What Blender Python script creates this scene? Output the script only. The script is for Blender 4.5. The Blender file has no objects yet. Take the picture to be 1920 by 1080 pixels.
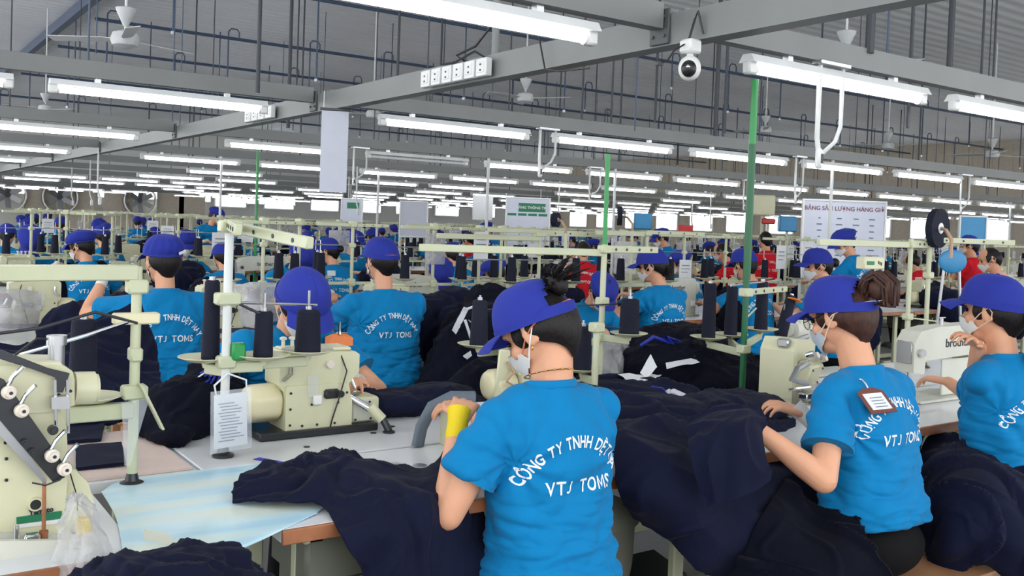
import bpy, bmesh, math, random
import numpy as np
from mathutils import Vector, Matrix, noise, Quaternion
from mathutils.bvhtree import BVHTree

PI = math.pi
rnd = random.Random(7)
scn = bpy.context.scene
COL = scn.collection

# ------------------------------------------------------------------ camera
# the factory grid is the world's own: +X runs along the table rows, +Y across them
F_PX = 1780.0
YAW, PITCH, ROLL = math.radians(35), math.radians(1.5), math.radians(2.1)
CAM = Vector((0, 0, 1.45))
_f0 = Vector((math.sin(YAW), math.cos(YAW), 0)); _r0 = Vector((math.cos(YAW), -math.sin(YAW), 0)); _u0 = Vector((0, 0, 1))
FW = _f0 * math.cos(PITCH) - _u0 * math.sin(PITCH)
_up = _u0 * math.cos(PITCH) + _f0 * math.sin(PITCH)
RT = _r0 * math.cos(ROLL) + _up * math.sin(ROLL)
UP = _up * math.cos(ROLL) - _r0 * math.sin(ROLL)
cd = bpy.data.cameras.new('camera')
cam = bpy.data.objects.new('camera', cd); COL.objects.link(cam)
cd.sensor_width = 36; cd.lens = F_PX / 1920 * 36; cd.shift_y = -72 / 1920
cd.clip_end = 200; cd.clip_start = 0.02
cam.matrix_world = Matrix(((RT.x, UP.x, -FW.x, CAM.x), (RT.y, UP.y, -FW.y, CAM.y), (RT.z, UP.z, -FW.z, CAM.z), (0, 0, 0, 1)))
scn.camera = cam

def at(u, v, z=None, d=None, y=None, x=None):
    """a photo point carried into the place: onto the plane z/y/x = value, or to the depth d"""
    k = FW + RT * ((u - 960) / F_PX) - UP * ((v - 468) / F_PX)
    if z is not None: t = (z - CAM.z) / k.z
    elif y is not None: t = y / k.y
    elif x is not None: t = x / k.x
    else: t = d
    return CAM + k * t

# ------------------------------------------------------------------ light
w = bpy.data.worlds.new('world'); scn.world = w; w.use_nodes = True
bg = w.node_tree.nodes['Background']
bg.inputs[0].default_value = (0.95, 0.97, 1.0, 1); bg.inputs[1].default_value = 2.1
scn.view_settings.view_transform = 'Standard'; scn.view_settings.look = 'None'
scn.view_settings.gamma = 1; scn.view_settings.use_curve_mapping = False
scn.view_settings.exposure = 0.45
TUBE_W = 10.0
cy_ = scn.cycles
cy_.use_denoising = True
cy_.max_bounces = 6; cy_.diffuse_bounces = 4; cy_.glossy_bounces = 3; cy_.transmission_bounces = 4; cy_.transparent_max_bounces = 8
cy_.caustics_reflective = False; cy_.caustics_refractive = False
cy_.sample_clamp_indirect = 4.0
cy_.use_adaptive_sampling = True; cy_.adaptive_threshold = 0.02
cy_.use_light_tree = True

# ------------------------------------------------------------------ materials
def srgb(h):
    h = h.lstrip('#'); c = [int(h[i:i + 2], 16) / 255 for i in (0, 2, 4)]
    return tuple(x / 12.92 if x <= .04045 else ((x + .055) / 1.055) ** 2.4 for x in c)
def mat(name, col, rough=0.5, metal=0.0, var=0.06, scale=8.0, bump=0.0, bscale=60.0, spec=0.5, emit=0.0, alpha=1.0, sheen=0.0, trans=0.0, sub=0.0):
    if isinstance(col, str): col = srgb(col)
    m = bpy.data.materials.new(name); m.use_nodes = True
    nt = m.node_tree; b = nt.nodes['Principled BSDF']
    b.inputs['Roughness'].default_value = rough; b.inputs['Metallic'].default_value = metal
    b.inputs['Specular IOR Level'].default_value = spec
    if sheen: b.inputs['Sheen Weight'].default_value = sheen; b.inputs['Sheen Roughness'].default_value = .4
    if sub: b.inputs['Subsurface Weight'].default_value = sub; b.inputs['Subsurface Radius'].default_value = (.012, .005, .003)
    if trans: b.inputs['Transmission Weight'].default_value = trans
    b.inputs['Alpha'].default_value = alpha
    tc = nt.nodes.new('ShaderNodeTexCoord')
    n = nt.nodes.new('ShaderNodeTexNoise'); n.inputs['Scale'].default_value = scale; n.inputs['Detail'].default_value = 3
    nt.links.new(tc.outputs['Object'], n.inputs['Vector'])
    r = nt.nodes.new('ShaderNodeValToRGB'); e = r.color_ramp.elements
    e[0].position = .3; e[1].position = .7
    e[0].color = tuple(max(0, c * (1 - var)) for c in col) + (1,)
    e[1].color = tuple(min(1, c * (1 + var)) for c in col) + (1,)
    nt.links.new(n.outputs['Fac'], r.inputs['Fac']); nt.links.new(r.outputs['Color'], b.inputs['Base Color'])
    if bump:
        n2 = nt.nodes.new('ShaderNodeTexNoise'); n2.inputs['Scale'].default_value = bscale; n2.inputs['Detail'].default_value = 4
        nt.links.new(tc.outputs['Object'], n2.inputs['Vector'])
        bp = nt.nodes.new('ShaderNodeBump'); bp.inputs['Strength'].default_value = bump; bp.inputs['Distance'].default_value = .01
        nt.links.new(n2.outputs['Fac'], bp.inputs['Height']); nt.links.new(bp.outputs['Normal'], b.inputs['Normal'])
    if emit:
        b.inputs['Emission Color'].default_value = tuple(col) + (1,); b.inputs['Emission Strength'].default_value = emit
    return m
def nodes(m): return m.node_tree.nodes, m.node_tree.links, m.node_tree.nodes['Principled BSDF']

M = {}
M['cream'] = mat('cream enamel', '#c9c8a8', .35, var=.05, spec=.5)
M['cream2'] = mat('warm cream enamel', '#d6cfab', .32, var=.05)
M['grey_cream'] = mat('pale grey enamel', '#c9cabd', .35, var=.05)
M['post'] = mat('green grey painted steel', '#b9bd9f', .4, var=.05)
M['beam'] = mat('grey painted channel', '#777a79', .45, var=.06, scale=3)
M['beam_dark'] = mat('dark grey joint plate', '#4c4e50', .5)
M['lampbody'] = mat('white lamp housing', '#d9dcdb', .35)
M['tube'] = mat('lit tube', (1, 1, 1), .4, var=0, emit=TUBE_W)
M['tube_off'] = mat('unlit tube', '#cfd2d4', .3)
M['white'] = mat('white plastic', '#dddedc', .4, var=.03)
M['dial'] = mat('ivory dial plastic', '#d8cfc2', .4, var=.03)
M['table'] = mat('white laminate', '#d4d7da', .25, var=.03, scale=3)
M['tablepink'] = mat('pinkish beige cloth', '#c9b7ae', .8, var=.06, bump=.2)
M['wood'] = mat('brown varnished board edge', '#96603f', .45, var=.18, scale=20)
M['bench'] = mat('light brown bench wood', '#a97a55', .5, var=.12, scale=6)
M['steel'] = mat('brushed steel', '#b4b6b8', .3, metal=.9)
M['chrome'] = mat('chrome', '#d5d7da', .12, metal=1)
M['darksteel'] = mat('dark steel', '#3d3f42', .35, metal=.7)
M['black'] = mat('black plastic', '#141416', .4)
M['motor'] = mat('grey green motor paint', '#5e6055', .5)
M['thread'] = mat('dark navy thread', '#171b2a', .75, var=.15, scale=4, bump=.3, bscale=120, spec=.2)
M['navy'] = mat('dark navy knit', '#11152b', .85, var=.12, scale=5, bump=.2, bscale=350, spec=.12, sheen=.03)
M['navy2'] = mat('black navy knit', '#0c0e1b', .88, var=.12, scale=5, bump=.2, bscale=350, spec=.1, sheen=.02)
M['pants'] = mat('black trousers', '#0f0f12', .85, var=.1, spec=.15)
M['shirt'] = mat('bright blue cotton', '#0b76ad', .8, var=.03, scale=18, bump=.12, bscale=500, spec=.12, sheen=.08)
M['shirt_red'] = mat('red cotton', '#c7202c', .8, var=.04, spec=.12)
M['shirt_pink'] = mat('pale pink cotton', '#dcaea4', .8, var=.04, spec=.12)
M['cap'] = mat('royal blue cap cotton', '#2b3690', .75, var=.05, scale=14, bump=.15, bscale=400, spec=.12, sheen=.05)
M['cap_dark'] = mat('dark blue cap cotton', '#1c1f5e', .75, var=.05, spec=.12)
M['letter'] = mat('white print', '#dfe6ea', .7, var=.02)
M['skin'] = mat('skin', '#d39c7c', .5, var=.05, scale=12, bump=.05, bscale=150, spec=.35, sub=.08)
M['hair'] = mat('black hair', '#120d0c', .5, var=.3, scale=40, spec=.3)
M['hair_brown'] = mat('reddish brown hair', '#3d241c', .5, var=.4, scale=40, spec=.3)
M['mask'] = mat('white mask fabric', '#dadad8', .8, var=.02)
M['mask_blue'] = mat('pale blue mask fabric', '#b9c4cc', .8, var=.02)
M['elastic'] = mat('pale elastic', '#d9bfa8', .7)
M['elastic_o'] = mat('orange elastic', '#c8744c', .7)
M['yellow'] = mat('yellow knit', '#e0c416', .8, var=.06, bump=.3, bscale=200)
M['gauze'] = mat('white gauze', '#c7c4bd', .85, var=.08, bump=.3, bscale=200)
M['orange'] = mat('orange plastic', '#e2772a', .4)
M['brown_badge'] = mat('brown badge plastic', '#6e3b34', .45)
M['paper'] = mat('white paper', '#dadde0', .7, var=.02)
M['gold'] = mat('gold', '#c79a4b', .25, metal=1)
M['green'] = mat('dark green paint', '#0d5a33', .35)
M['green_pole'] = mat('bright green sleeve', '#1d8a43', .3)
M['green_print'] = mat('green print', '#16704c', .5)
M['strapblue'] = mat('blue strap', '#2230a0', .6)
M['strapwhite'] = mat('white strap', '#cfd3da', .7)
M['pipe'] = mat('slate blue pipe', '#3f4f68', .45)
M['rod'] = mat('dark rod', '#2b2f36', .45)
M['conduit'] = mat('white conduit', '#cfd2d0', .4)
M['sign'] = mat('pale grey vinyl', '#b9bdc9', .5, var=.03)
M['board'] = mat('white board face', '#c2c7d6', .3, var=.03)
M['printred'] = mat('dark red print', '#7a4a58', .5)
M['printblue'] = mat('grey blue print', '#5c6b85', .5)
M['sky_blue'] = mat('sky blue plastic', '#2f86b8', .4)
M['red'] = mat('red plastic', '#c03030', .45)
M['cork'] = mat('brown cardboard core', '#a98767', .7)
M['copper'] = mat('tan wrapped wire', '#a68a72', .5)
M['glassy'] = mat('clear plastic', (.75, .8, .85), .1, alpha=.2, spec=.8)
M['bag'] = mat('milky plastic bag', (.45, .45, .47), .18, alpha=.45, spec=.9, bump=.8, bscale=14)
M['bag_clear'] = mat('clear crumpled plastic', (.55, .55, .56), .08, alpha=.30, spec=1, bump=1.0, bscale=22)
M['wall'] = mat('pale wall panel', '#d0d0cc', .7, var=.05, scale=.6)
M['wall_tan'] = mat('tan partition', '#c9bfae', .7, var=.06)
M['daylight'] = mat('bright window', (.9, .95, 1), .5, var=0, emit=3.0)
M['fan'] = mat('white fan enamel', '#c5c8c8', .4)
M['iris'] = mat('dark eye', '#0c0807', .15, var=0)
M['lens'] = mat('spectacle lens', (.85, .88, .9), .05, alpha=.2)
for _k in ('hair', 'hair_brown'):
    ns, ln, b = nodes(M[_k]); tc = ns.new('ShaderNodeTexCoord'); mp = ns.new('ShaderNodeMapping'); mp.inputs['Scale'].default_value = (220, 220, 14)
    nz = ns.new('ShaderNodeTexNoise'); nz.inputs['Scale'].default_value = 1; nz.inputs['Detail'].default_value = 3; bp = ns.new('ShaderNodeBump'); bp.inputs['Strength'].default_value = .9; bp.inputs['Distance'].default_value = .004
    ln.new(tc.outputs['Object'], mp.inputs[0]); ln.new(mp.outputs[0], nz.inputs['Vector']); ln.new(nz.outputs['Fac'], bp.inputs['Height']); ln.new(bp.outputs['Normal'], b.inputs['Normal'])
# floor: smooth grey concrete
M['floor'] = mat('grey sealed concrete', '#6f6f6c', .45, var=.12, scale=1.5, bump=.05)
# ceiling: ribbed metal-faced insulation; ribs are in the relief, seams in the sheet
def ceiling_mat():
    m = mat('ribbed foil ceiling', '#f0f2f6', .45, metal=0, var=.08, scale=.35)
    ns, ln, b = nodes(m)
    tc = ns.new('ShaderNodeTexCoord'); sp = ns.new('ShaderNodeSeparateXYZ'); ln.new(tc.outputs['Object'], sp.inputs[0])
    mu = ns.new('ShaderNodeMath'); mu.operation = 'MULTIPLY'; mu.inputs[1].default_value = 2 * PI / .28; ln.new(sp.outputs['Y'], mu.inputs[0])
    si = ns.new('ShaderNodeMath'); si.operation = 'SINE'; ln.new(mu.outputs[0], si.inputs[0])
    nz = ns.new('ShaderNodeTexNoise'); nz.inputs['Scale'].default_value = 1.2; ln.new(tc.outputs['Object'], nz.inputs['Vector'])
    ad = ns.new('ShaderNodeMath'); ad.operation = 'ADD'; ln.new(si.outputs[0], ad.inputs[0]); ln.new(nz.outputs['Fac'], ad.inputs[1])
    bp = ns.new('ShaderNodeBump'); bp.inputs['Strength'].default_value = .7; bp.inputs['Distance'].default_value = .03
    ln.new(ad.outputs[0], bp.inputs['Height']); ln.new(bp.outputs['Normal'], b.inputs['Normal'])
    return m
M['ceiling'] = ceiling_mat()
# the printed blue and white sheet on the near table: soft pastel bands are its own print
def sheet_mat():
    m = mat('pastel printed sheet', '#c5dfe6', .25, var=0)
    ns, ln, b = nodes(m)
    tc = ns.new('ShaderNodeTexCoord'); mp = ns.new('ShaderNodeMapping'); mp.inputs['Scale'].default_value = (1.2, 6, 1); mp.inputs['Rotation'].default_value = (0, 0, .25)
    nz = ns.new('ShaderNodeTexNoise'); nz.inputs['Scale'].default_value = 1.6; nz.inputs['Detail'].default_value = 2
    rp = ns.new('ShaderNodeValToRGB'); e = rp.color_ramp.elements
    e[0].position = .35; e[0].color = srgb('#a9d0e4') + (1,)
    e[1].position = .62; e[1].color = srgb('#d5e0d6') + (1,)
    k = e.new(.5); k.color = srgb('#c4e0e6') + (1,)
    ln.new(tc.outputs['Object'], mp.inputs[0]); ln.new(mp.outputs[0], nz.inputs['Vector']); ln.new(nz.outputs['Fac'], rp.inputs['Fac']); ln.new(rp.outputs['Color'], b.inputs['Base Color'])
    return m
M['sheet'] = sheet_mat()

# ------------------------------------------------------------------ mesh building
class MB:
    def __init__(s): s.v = []; s.f = []
    def add(s, vs, fs):
        o = len(s.v); s.v += [tuple(p) for p in vs]; s.f += [tuple(i + o for i in f) for f in fs]; return s
    def box(s, c, size, bev=0.0, R=None):
        hx, hy, hz = (abs(q) / 2 for q in size); c = Vector(c)
        b = min(bev, hx * .9, hy * .9, hz * .9)
        T = lambda p: c + (R @ Vector(p) if R is not None else Vector(p))
        sg = [(x, y, z) for x in (-1, 1) for y in (-1, 1) for z in (-1, 1)]
        if b <= 0:
            vs = [T((x * hx, y * hy, z * hz)) for x, y, z in sg]
            return s.add(vs, [(0, 1, 3, 2), (4, 6, 7, 5), (0, 4, 5, 1), (2, 3, 7, 6), (0, 2, 6, 4), (1, 5, 7, 3)])
        vs, ix = [], {}
        for q, (x, y, z) in enumerate(sg):
            for a, p in enumerate(((x * hx, y * (hy - b), z * (hz - b)), (x * (hx - b), y * hy, z * (hz - b)), (x * (hx - b), y * (hy - b), z * hz))):
                ix[(x, y, z, a)] = len(vs); vs.append(T(p))
        fs = []
        for a in range(3):
            o1, o2 = [k for k in range(3) if k != a]
            for sn in (-1, 1):
                q = []
                for u, v in ((-1, -1), (1, -1), (1, 1), (-1, 1)):
                    k = [0, 0, 0]; k[a] = sn; k[o1] = u; k[o2] = v; q.append(ix[tuple(k) + (a,)])
                fs.append(q)
        for a in range(3):      # edges parallel to axis a
            o1, o2 = [k for k in range(3) if k != a]
            for u in (-1, 1):
                for v in (-1, 1):
                    k0 = [0, 0, 0]; k0[o1] = u; k0[o2] = v; k1 = list(k0); k0[a] = -1; k1[a] = 1
                    fs.append((ix[tuple(k0) + (o1,)], ix[tuple(k1) + (o1,)], ix[tuple(k1) + (o2,)], ix[tuple(k0) + (o2,)]))
        for k in sg: fs.append(tuple(ix[k + (a,)] for a in range(3)))
        return s.add(vs, fs)
    def cyl(s, p0, p1, r0, r1=None, n=12, caps=True):
        p0, p1 = Vector(p0), Vector(p1); r1 = r0 if r1 is None else r1
        q = (p1 - p0).to_track_quat('Z', 'Y'); vs = []
        for p, r in ((p0, r0), (p1, r1)):
            for i in range(n): vs.append(p + q @ Vector((r * math.cos(2 * PI * i / n), r * math.sin(2 * PI * i / n), 0)))
        fs = [(i, (i + 1) % n, n + (i + 1) % n, n + i) for i in range(n)]
        if caps: fs += [tuple(range(n))[::-1], tuple(range(n, 2 * n))]
        return s.add(vs, fs)
    def tube(s, pts, r, n=8, caps=True, flat=1.0):
        pts = [Vector(p) for p in pts]; L = len(pts); rr = r if isinstance(r, (list, tuple)) else [r] * L
        t0 = (pts[1] - pts[0]).normalized(); ref = Vector((0, 0, 1)) if abs(t0.z) < .9 else Vector((1, 0, 0))
        a = t0.cross(ref).normalized(); vs = []
        for i, p in enumerate(pts):
            t = (pts[min(i + 1, L - 1)] - pts[max(i - 1, 0)]).normalized()
            a = (a - t * a.dot(t)).normalized(); b = t.cross(a)
            for k in range(n):
                an = 2 * PI * k / n; vs.append(p + (a * math.cos(an) + b * math.sin(an) * flat) * rr[i])
        fs = [(i * n + k, i * n + (k + 1) % n, (i + 1) * n + (k + 1) % n, (i + 1) * n + k) for i in range(L - 1) for k in range(n)]
        if caps: fs += [tuple(range(n))[::-1], tuple(range((L - 1) * n, L * n))]
        return s.add(vs, fs)
    def lathe(s, prof, n=20, o=(0, 0, 0), R=None, sx=1, sy=1):
        o = Vector(o); vs = []; fs = []; L = len(prof)
        for r, z in prof:
            for i in range(n):
                p = Vector((r * sx * math.cos(2 * PI * i / n), r * sy * math.sin(2 * PI * i / n), z))
                vs.append(o + (R @ p if R is not None else p))
        for j in range(L - 1):
            for i in range(n): fs.append((j * n + i, j * n + (i + 1) % n, (j + 1) * n + (i + 1) % n, (j + 1) * n + i))
        fs += [tuple(range(n))[::-1], tuple(range((L - 1) * n, L * n))]
        return s.add(vs, fs)
    def ell(s, c, r, R=None, nu=16, nv=10):
        c = Vector(c); vs = []; fs = []
        for j in range(1, nv):
            th = PI * j / nv
            for i in range(nu):
                ph = 2 * PI * i / nu
                p = Vector((r[0] * math.sin(th) * math.cos(ph), r[1] * math.sin(th) * math.sin(ph), r[2] * math.cos(th)))
                vs.append(c + (R @ p if R is not None else p))
        a, b = Vector((0, 0, r[2])), Vector((0, 0, -r[2])); t = len(vs)
        vs += [c + (R @ a if R is not None else a), c + (R @ b if R is not None else b)]
        for j in range(nv - 2):
            for i in range(nu): fs.append((j * nu + i, (j + 1) * nu + i, (j + 1) * nu + (i + 1) % nu, j * nu + (i + 1) % nu))
        for i in range(nu):
            fs.append((t, i, (i + 1) % nu)); fs.append((t + 1, (nv - 2) * nu + (i + 1) % nu, (nv - 2) * nu + i))
        return s.add(vs, fs)
    def cap(s, p0, p1, r0, r1, n=12):        # tapered capsule
        s.cyl(p0, p1, r0, r1, n); s.ell(p0, (r0,) * 3, nu=n, nv=8); s.ell(p1, (r1,) * 3, nu=n, nv=8); return s
    def prism(s, poly, p0, ax, ay, h):       # polygon in the plane p0+ax*u+ay*v, extruded by the vector h
        p0, ax, ay, h = Vector(p0), Vector(ax), Vector(ay), Vector(h); n = len(poly)
        a = [p0 + ax * u + ay * v for u, v in poly]
        return s.add(a + [p + h for p in a], [tuple(range(n))[::-1], tuple(range(n, 2 * n))] + [(i, (i + 1) % n, n + (i + 1) % n, n + i) for i in range(n)])
    def loft(s, rings, caps=True):
        n = len(rings[0]); vs = [p for r in rings for p in r]
        fs = [(j * n + i, j * n + (i + 1) % n, (j + 1) * n + (i + 1) % n, (j + 1) * n + i) for j in range(len(rings) - 1) for i in range(n)]
        if caps: fs += [tuple(range(n))[::-1], tuple(range((len(rings) - 1) * n, len(rings) * n))]
        return s.add(vs, fs)
    def grid(s, P, nu, nv, th=0.0):          # P(i,j)->point; th>0 gives it a thickness
        pts = [[Vector(P(i, j)) for j in range(nv)] for i in range(nu)]
        vs = [p for r in pts for p in r]
        fs = [(i * nv + j, (i + 1) * nv + j, (i + 1) * nv + j + 1, i * nv + j + 1) for i in range(nu - 1) for j in range(nv - 1)]
        if th <= 0: return s.add(vs, fs)
        N = []
        for i in range(nu):
            for j in range(nv):
                du = pts[min(i + 1, nu - 1)][j] - pts[max(i - 1, 0)][j]; dv = pts[i][min(j + 1, nv - 1)] - pts[i][max(j - 1, 0)]
                c = du.cross(dv); N.append(c.normalized() if c.length > 1e-12 else Vector((0, 0, 1)))
        o = len(vs); vs2 = [p - nn * th for p, nn in zip(vs, N)]
        fs2 = [tuple(k + o for k in f[::-1]) for f in fs]
        ring = [(i, 0) for i in range(nu)] + [(nu - 1, j) for j in range(1, nv)] + [(i, nv - 1) for i in range(nu - 2, -1, -1)] + [(0, j) for j in range(nv - 2, 0, -1)]
        ids = [i * nv + j for i, j in ring]
        fs3 = [(ids[k], ids[(k + 1) % len(ids)], ids[(k + 1) % len(ids)] + o, ids[k] + o) for k in range(len(ids))]
        return s.add(vs + vs2, fs + fs2 + fs3)
    def mesh(s, name, m=None, smooth=40):
        me = bpy.data.meshes.new(name); me.from_pydata(s.v, [], s.f)
        bm = bmesh.new(); bm.from_mesh(me); bmesh.ops.recalc_face_normals(bm, faces=bm.faces); bm.to_mesh(me); bm.free()
        if m is not None: me.materials.append(M[m] if isinstance(m, str) else m)
        if smooth:
            me.polygons.foreach_set('use_smooth', [True] * len(me.polygons)); me.set_sharp_from_angle(angle=math.radians(smooth))
        me.update(); return me
    def build(s, name, m, parent=None, loc=(0, 0, 0), smooth=40):
        return obj(name, s.mesh(name, m, smooth), parent, loc)

def obj(name, me, parent=None, loc=(0, 0, 0)):
    o = bpy.data.objects.new(name, me); COL.objects.link(o); o.location = loc
    if parent is not None: o.parent = parent
    return o
def tag(o, label=None, cat=None, group=None, kind=None):
    if label: o['label'] = label
    if cat: o['category'] = cat
    if group: o['group'] = group
    if kind: o['kind'] = kind
    return o
def thing(name, label=None, cat=None, loc=(0, 0, 0), rz=0, group=None):
    o = bpy.data.objects.new(name, None); COL.objects.link(o); o.empty_display_size = .05
    o.location = loc; o.rotation_euler = (0, 0, rz); return tag(o, label, cat, group)
KIDS = {}
def freeze(o):
    KIDS[o.name] = list(o.children)
    for c in KIDS[o.name]: freeze(c)
def dup(o, loc=None, rz=None, label=None, group=None, scale=None, parent=None, skip=()):
    if o.name not in KIDS: freeze(o)
    c = o.copy(); COL.objects.link(c)
    if parent is not None: c.parent = parent
    else:
        if loc is not None: c.location = loc
        if rz is not None: c.rotation_euler = (0, 0, rz)
        if scale is not None: c.scale = (scale,) * 3 if not isinstance(scale, tuple) else scale
        if label: c['label'] = label
        if group: c['group'] = group
    for k in KIDS[o.name]:
        if any(k.name.startswith(q) for q in skip): continue
        dup(k, parent=c)
    return c
def struct(name, mb, m, smooth=30):
    o = mb.build(name, m, smooth=smooth); o['kind'] = 'structure'; return o

def bake(o):
    """applies an object's modifiers once, so that copies share the finished mesh"""
    dg = bpy.context.evaluated_depsgraph_get(); dg.update()
    me = bpy.data.meshes.new_from_object(o.evaluated_get(dg)); o.modifiers.clear(); old = o.data; o.data = me; me.name = o.name
    bpy.data.meshes.remove(old); return o
def remesh(mb, name, m, voxel, smooth=4, parent=None, dec=None):
    o = mb.build(name, m, parent)
    r = o.modifiers.new('r', 'REMESH'); r.mode = 'VOXEL'; r.voxel_size = voxel; r.use_smooth_shade = True
    if smooth:
        k = o.modifiers.new('s', 'SMOOTH'); k.factor = .5; k.iterations = smooth
    if dec: d = o.modifiers.new('d', 'DECIMATE'); d.ratio = dec
    bake(o); o.data.polygons.foreach_set('use_smooth', [True] * len(o.data.polygons))
    return o
def displace(o, fn):
    me = o.data; n = len(me.vertices)
    co = np.empty(n * 3); me.vertices.foreach_get('co', co); co = co.reshape(-1, 3)
    no = np.empty(n * 3); me.vertex_normals.foreach_get('vector', no); no = no.reshape(-1, 3)
    out = co.copy()
    for i in range(n):
        p = Vector(co[i]); nn = Vector(no[i]); d = fn(p, nn)
        if isinstance(d, Vector): out[i] = co[i] + np.array(d)
        elif d: out[i] = co[i] + no[i] * d
    me.vertices.foreach_set('co', out.ravel()); me.update()
def ridge(p, s):
    """soft cloth fold: rounded ridges between creased valleys"""
    a = noise.noise(p * s); b = noise.noise(Vector((p.y, p.z, p.x)) * s * 1.9 + Vector((7, 3, 1)))
    return min(1.0, abs(a) * 3) * .65 + min(1.0, abs(b) * 3) * .35 - .45
def Rxyz(x=0, y=0, z=0): return (Matrix.Rotation(z, 3, 'Z') @ Matrix.Rotation(y, 3, 'Y') @ Matrix.Rotation(x, 3, 'X'))

FONT = None
def text_mesh(txt, size, bold=0.0, depth=0.0, align='CENTER', spacing=1.0):
    c = bpy.data.curves.new('txt', 'FONT'); c.body = txt; c.size = size; c.offset = bold; c.extrude = depth
    c.align_x = align; c.align_y = 'BOTTOM_BASELINE'; c.space_character = spacing; c.resolution_u = 3
    o = bpy.data.objects.new('txt', c); COL.objects.link(o)
    dg = bpy.context.evaluated_depsgraph_get(); dg.update()
    me = bpy.data.meshes.new_from_object(o.evaluated_get(dg)); bpy.data.objects.remove(o); bpy.data.curves.remove(c); return me
def text_at(name, txt, size, m, p, ax, ay, parent=None, bold=0.0, align='CENTER', off=.0012):
    """flat lettering on a surface: baseline centre p, writing direction ax, up ay"""
    me = text_mesh(txt, size, bold, .0006, align); ax = Vector(ax).normalized(); ay = Vector(ay).normalized(); n = ax.cross(ay); p = Vector(p) + n * off
    me.transform(Matrix(((ax.x, ay.x, n.x, p.x), (ax.y, ay.y, n.y, p.y), (ax.z, ay.z, n.z, p.z), (0, 0, 0, 1))))
    me.materials.clear(); me.materials.append(M[m]); return obj(name, me, parent)
# ------------------------------------------------------------------ the hall
XW, YW, ZC = 33.0, 43.0, 5.0
mb = MB().box(((XW - 5) / 2, (YW - 8) / 2, -.05), (XW + 5, YW + 8, .1)); struct('floor', mb, 'floor')
mb = MB().box(((XW - 5) / 2, (YW - 3) / 2, ZC + .05), (XW + 5, YW + 3, .1)); struct('ceiling', mb, 'ceiling')
mb = MB().box(((XW - 5) / 2, YW + .1, ZC / 2), (XW + 5, .2, ZC)); struct('wall_far', mb, 'wall')
mb = MB().box((XW + .1, (YW - 3) / 2, ZC / 2), (.2, YW + 3.4, ZC))
for k in range(60): mb.box((XW - .02, -1 + k * .73, 4.2), (.04, .3, 1.3))
struct('wall_right', mb, 'wall_tan')
# steel purlin under the ceiling
for n, xx in enumerate((3.2,)):
    mb = MB().box((xx, 20, ZC - .12), (.12, 46, .18)); struct('beam_%d' % (n + 1), mb, 'pipe')
# windows and tan panels in the far wall
for n, u in enumerate((52, 96, 200, 245, 290, 335, 380, 430, 470, 500, 540)):
    p = at(u, 362, y=YW - .05)
    mb = MB().box((p.x, YW - .05, 2.25), (.75, .08, .6), .01); f = struct('window_%d' % (n + 1), mb, 'white')
    q = MB().box((p.x, YW - .1, 2.25), (.66, .03, .5)).build('pane', 'daylight', f)
for n in range(17):
    yv = 4 + n * 2.3
    f = struct('window_%d' % (n + 14), MB().box((XW - .02, yv, 1.9), (.08, 1.5, .9), .01), 'white')
    MB().box((XW - .08, yv, 1.9), (.03, 1.36, .76)).build('pane', 'daylight', f)
for n in range(9):
    xv = 12 + n * 2.3
    f = struct('window_%d' % (n + 31), MB().box((xv, YW - .05, 2.1), (1.5, .08, .7), .01), 'white')
    MB().box((xv, YW - .1, 2.1), (1.36, .03, .56)).build('pane', 'daylight', f)
for n, u in enumerate((75, 150, 222, 320, 360)):
    p = at(u, 380, y=YW - .6)
    o = MB().box((p.x, YW - .6, 1.25), (1.15, .06, 2.5), .01).build('partition_panel', 'wall_tan')
    tag(o, 'tall tan partition panel standing before the far wall', 'partition', 'tan partition panels at the far wall')
# big round exhaust fans in the far wall
def exhaust():
    t = thing('exhaust_fan', 'large round wall exhaust fan beside the tan partitions', 'fan', group='exhaust fans in the far wall')
    ring = MB(); pr = [(.62, -.12), (.68, -.12), (.68, .12), (.62, .12)]
    n = 28; vs = [(r * math.cos(2 * PI * i / n), y, r * math.sin(2 * PI * i / n)) for r, y in pr for i in range(n)]
    ring.add(vs, [(a * n + i, a * n + (i + 1) % n, ((a + 1) % 4) * n + (i + 1) % n, ((a + 1) % 4) * n + i) for a in range(4) for i in range(n)])
    ring.build('shroud', 'steel', t)
    MB().cyl((0, -.08, 0), (0, .08, 0), .1, n=16).build('hub', 'darksteel', t)
    for k in range(6):
        a = 2 * PI * k / 6; R = Rxyz(0, -a, 0) @ Rxyz(.5, 0, 0)
        MB().box(R @ Vector((0, 0, .34)), (.2, .01, .48), .003, R=R).build('blade', 'steel', t)
    return t
ex = exhaust(); freeze(ex)
for n, u in enumerate((14, 112, 262)):
    p = at(u, 374, y=YW - .75); (ex if n == 0 else dup(ex)).location = (p.x, YW - .75, 1.9)

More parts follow.
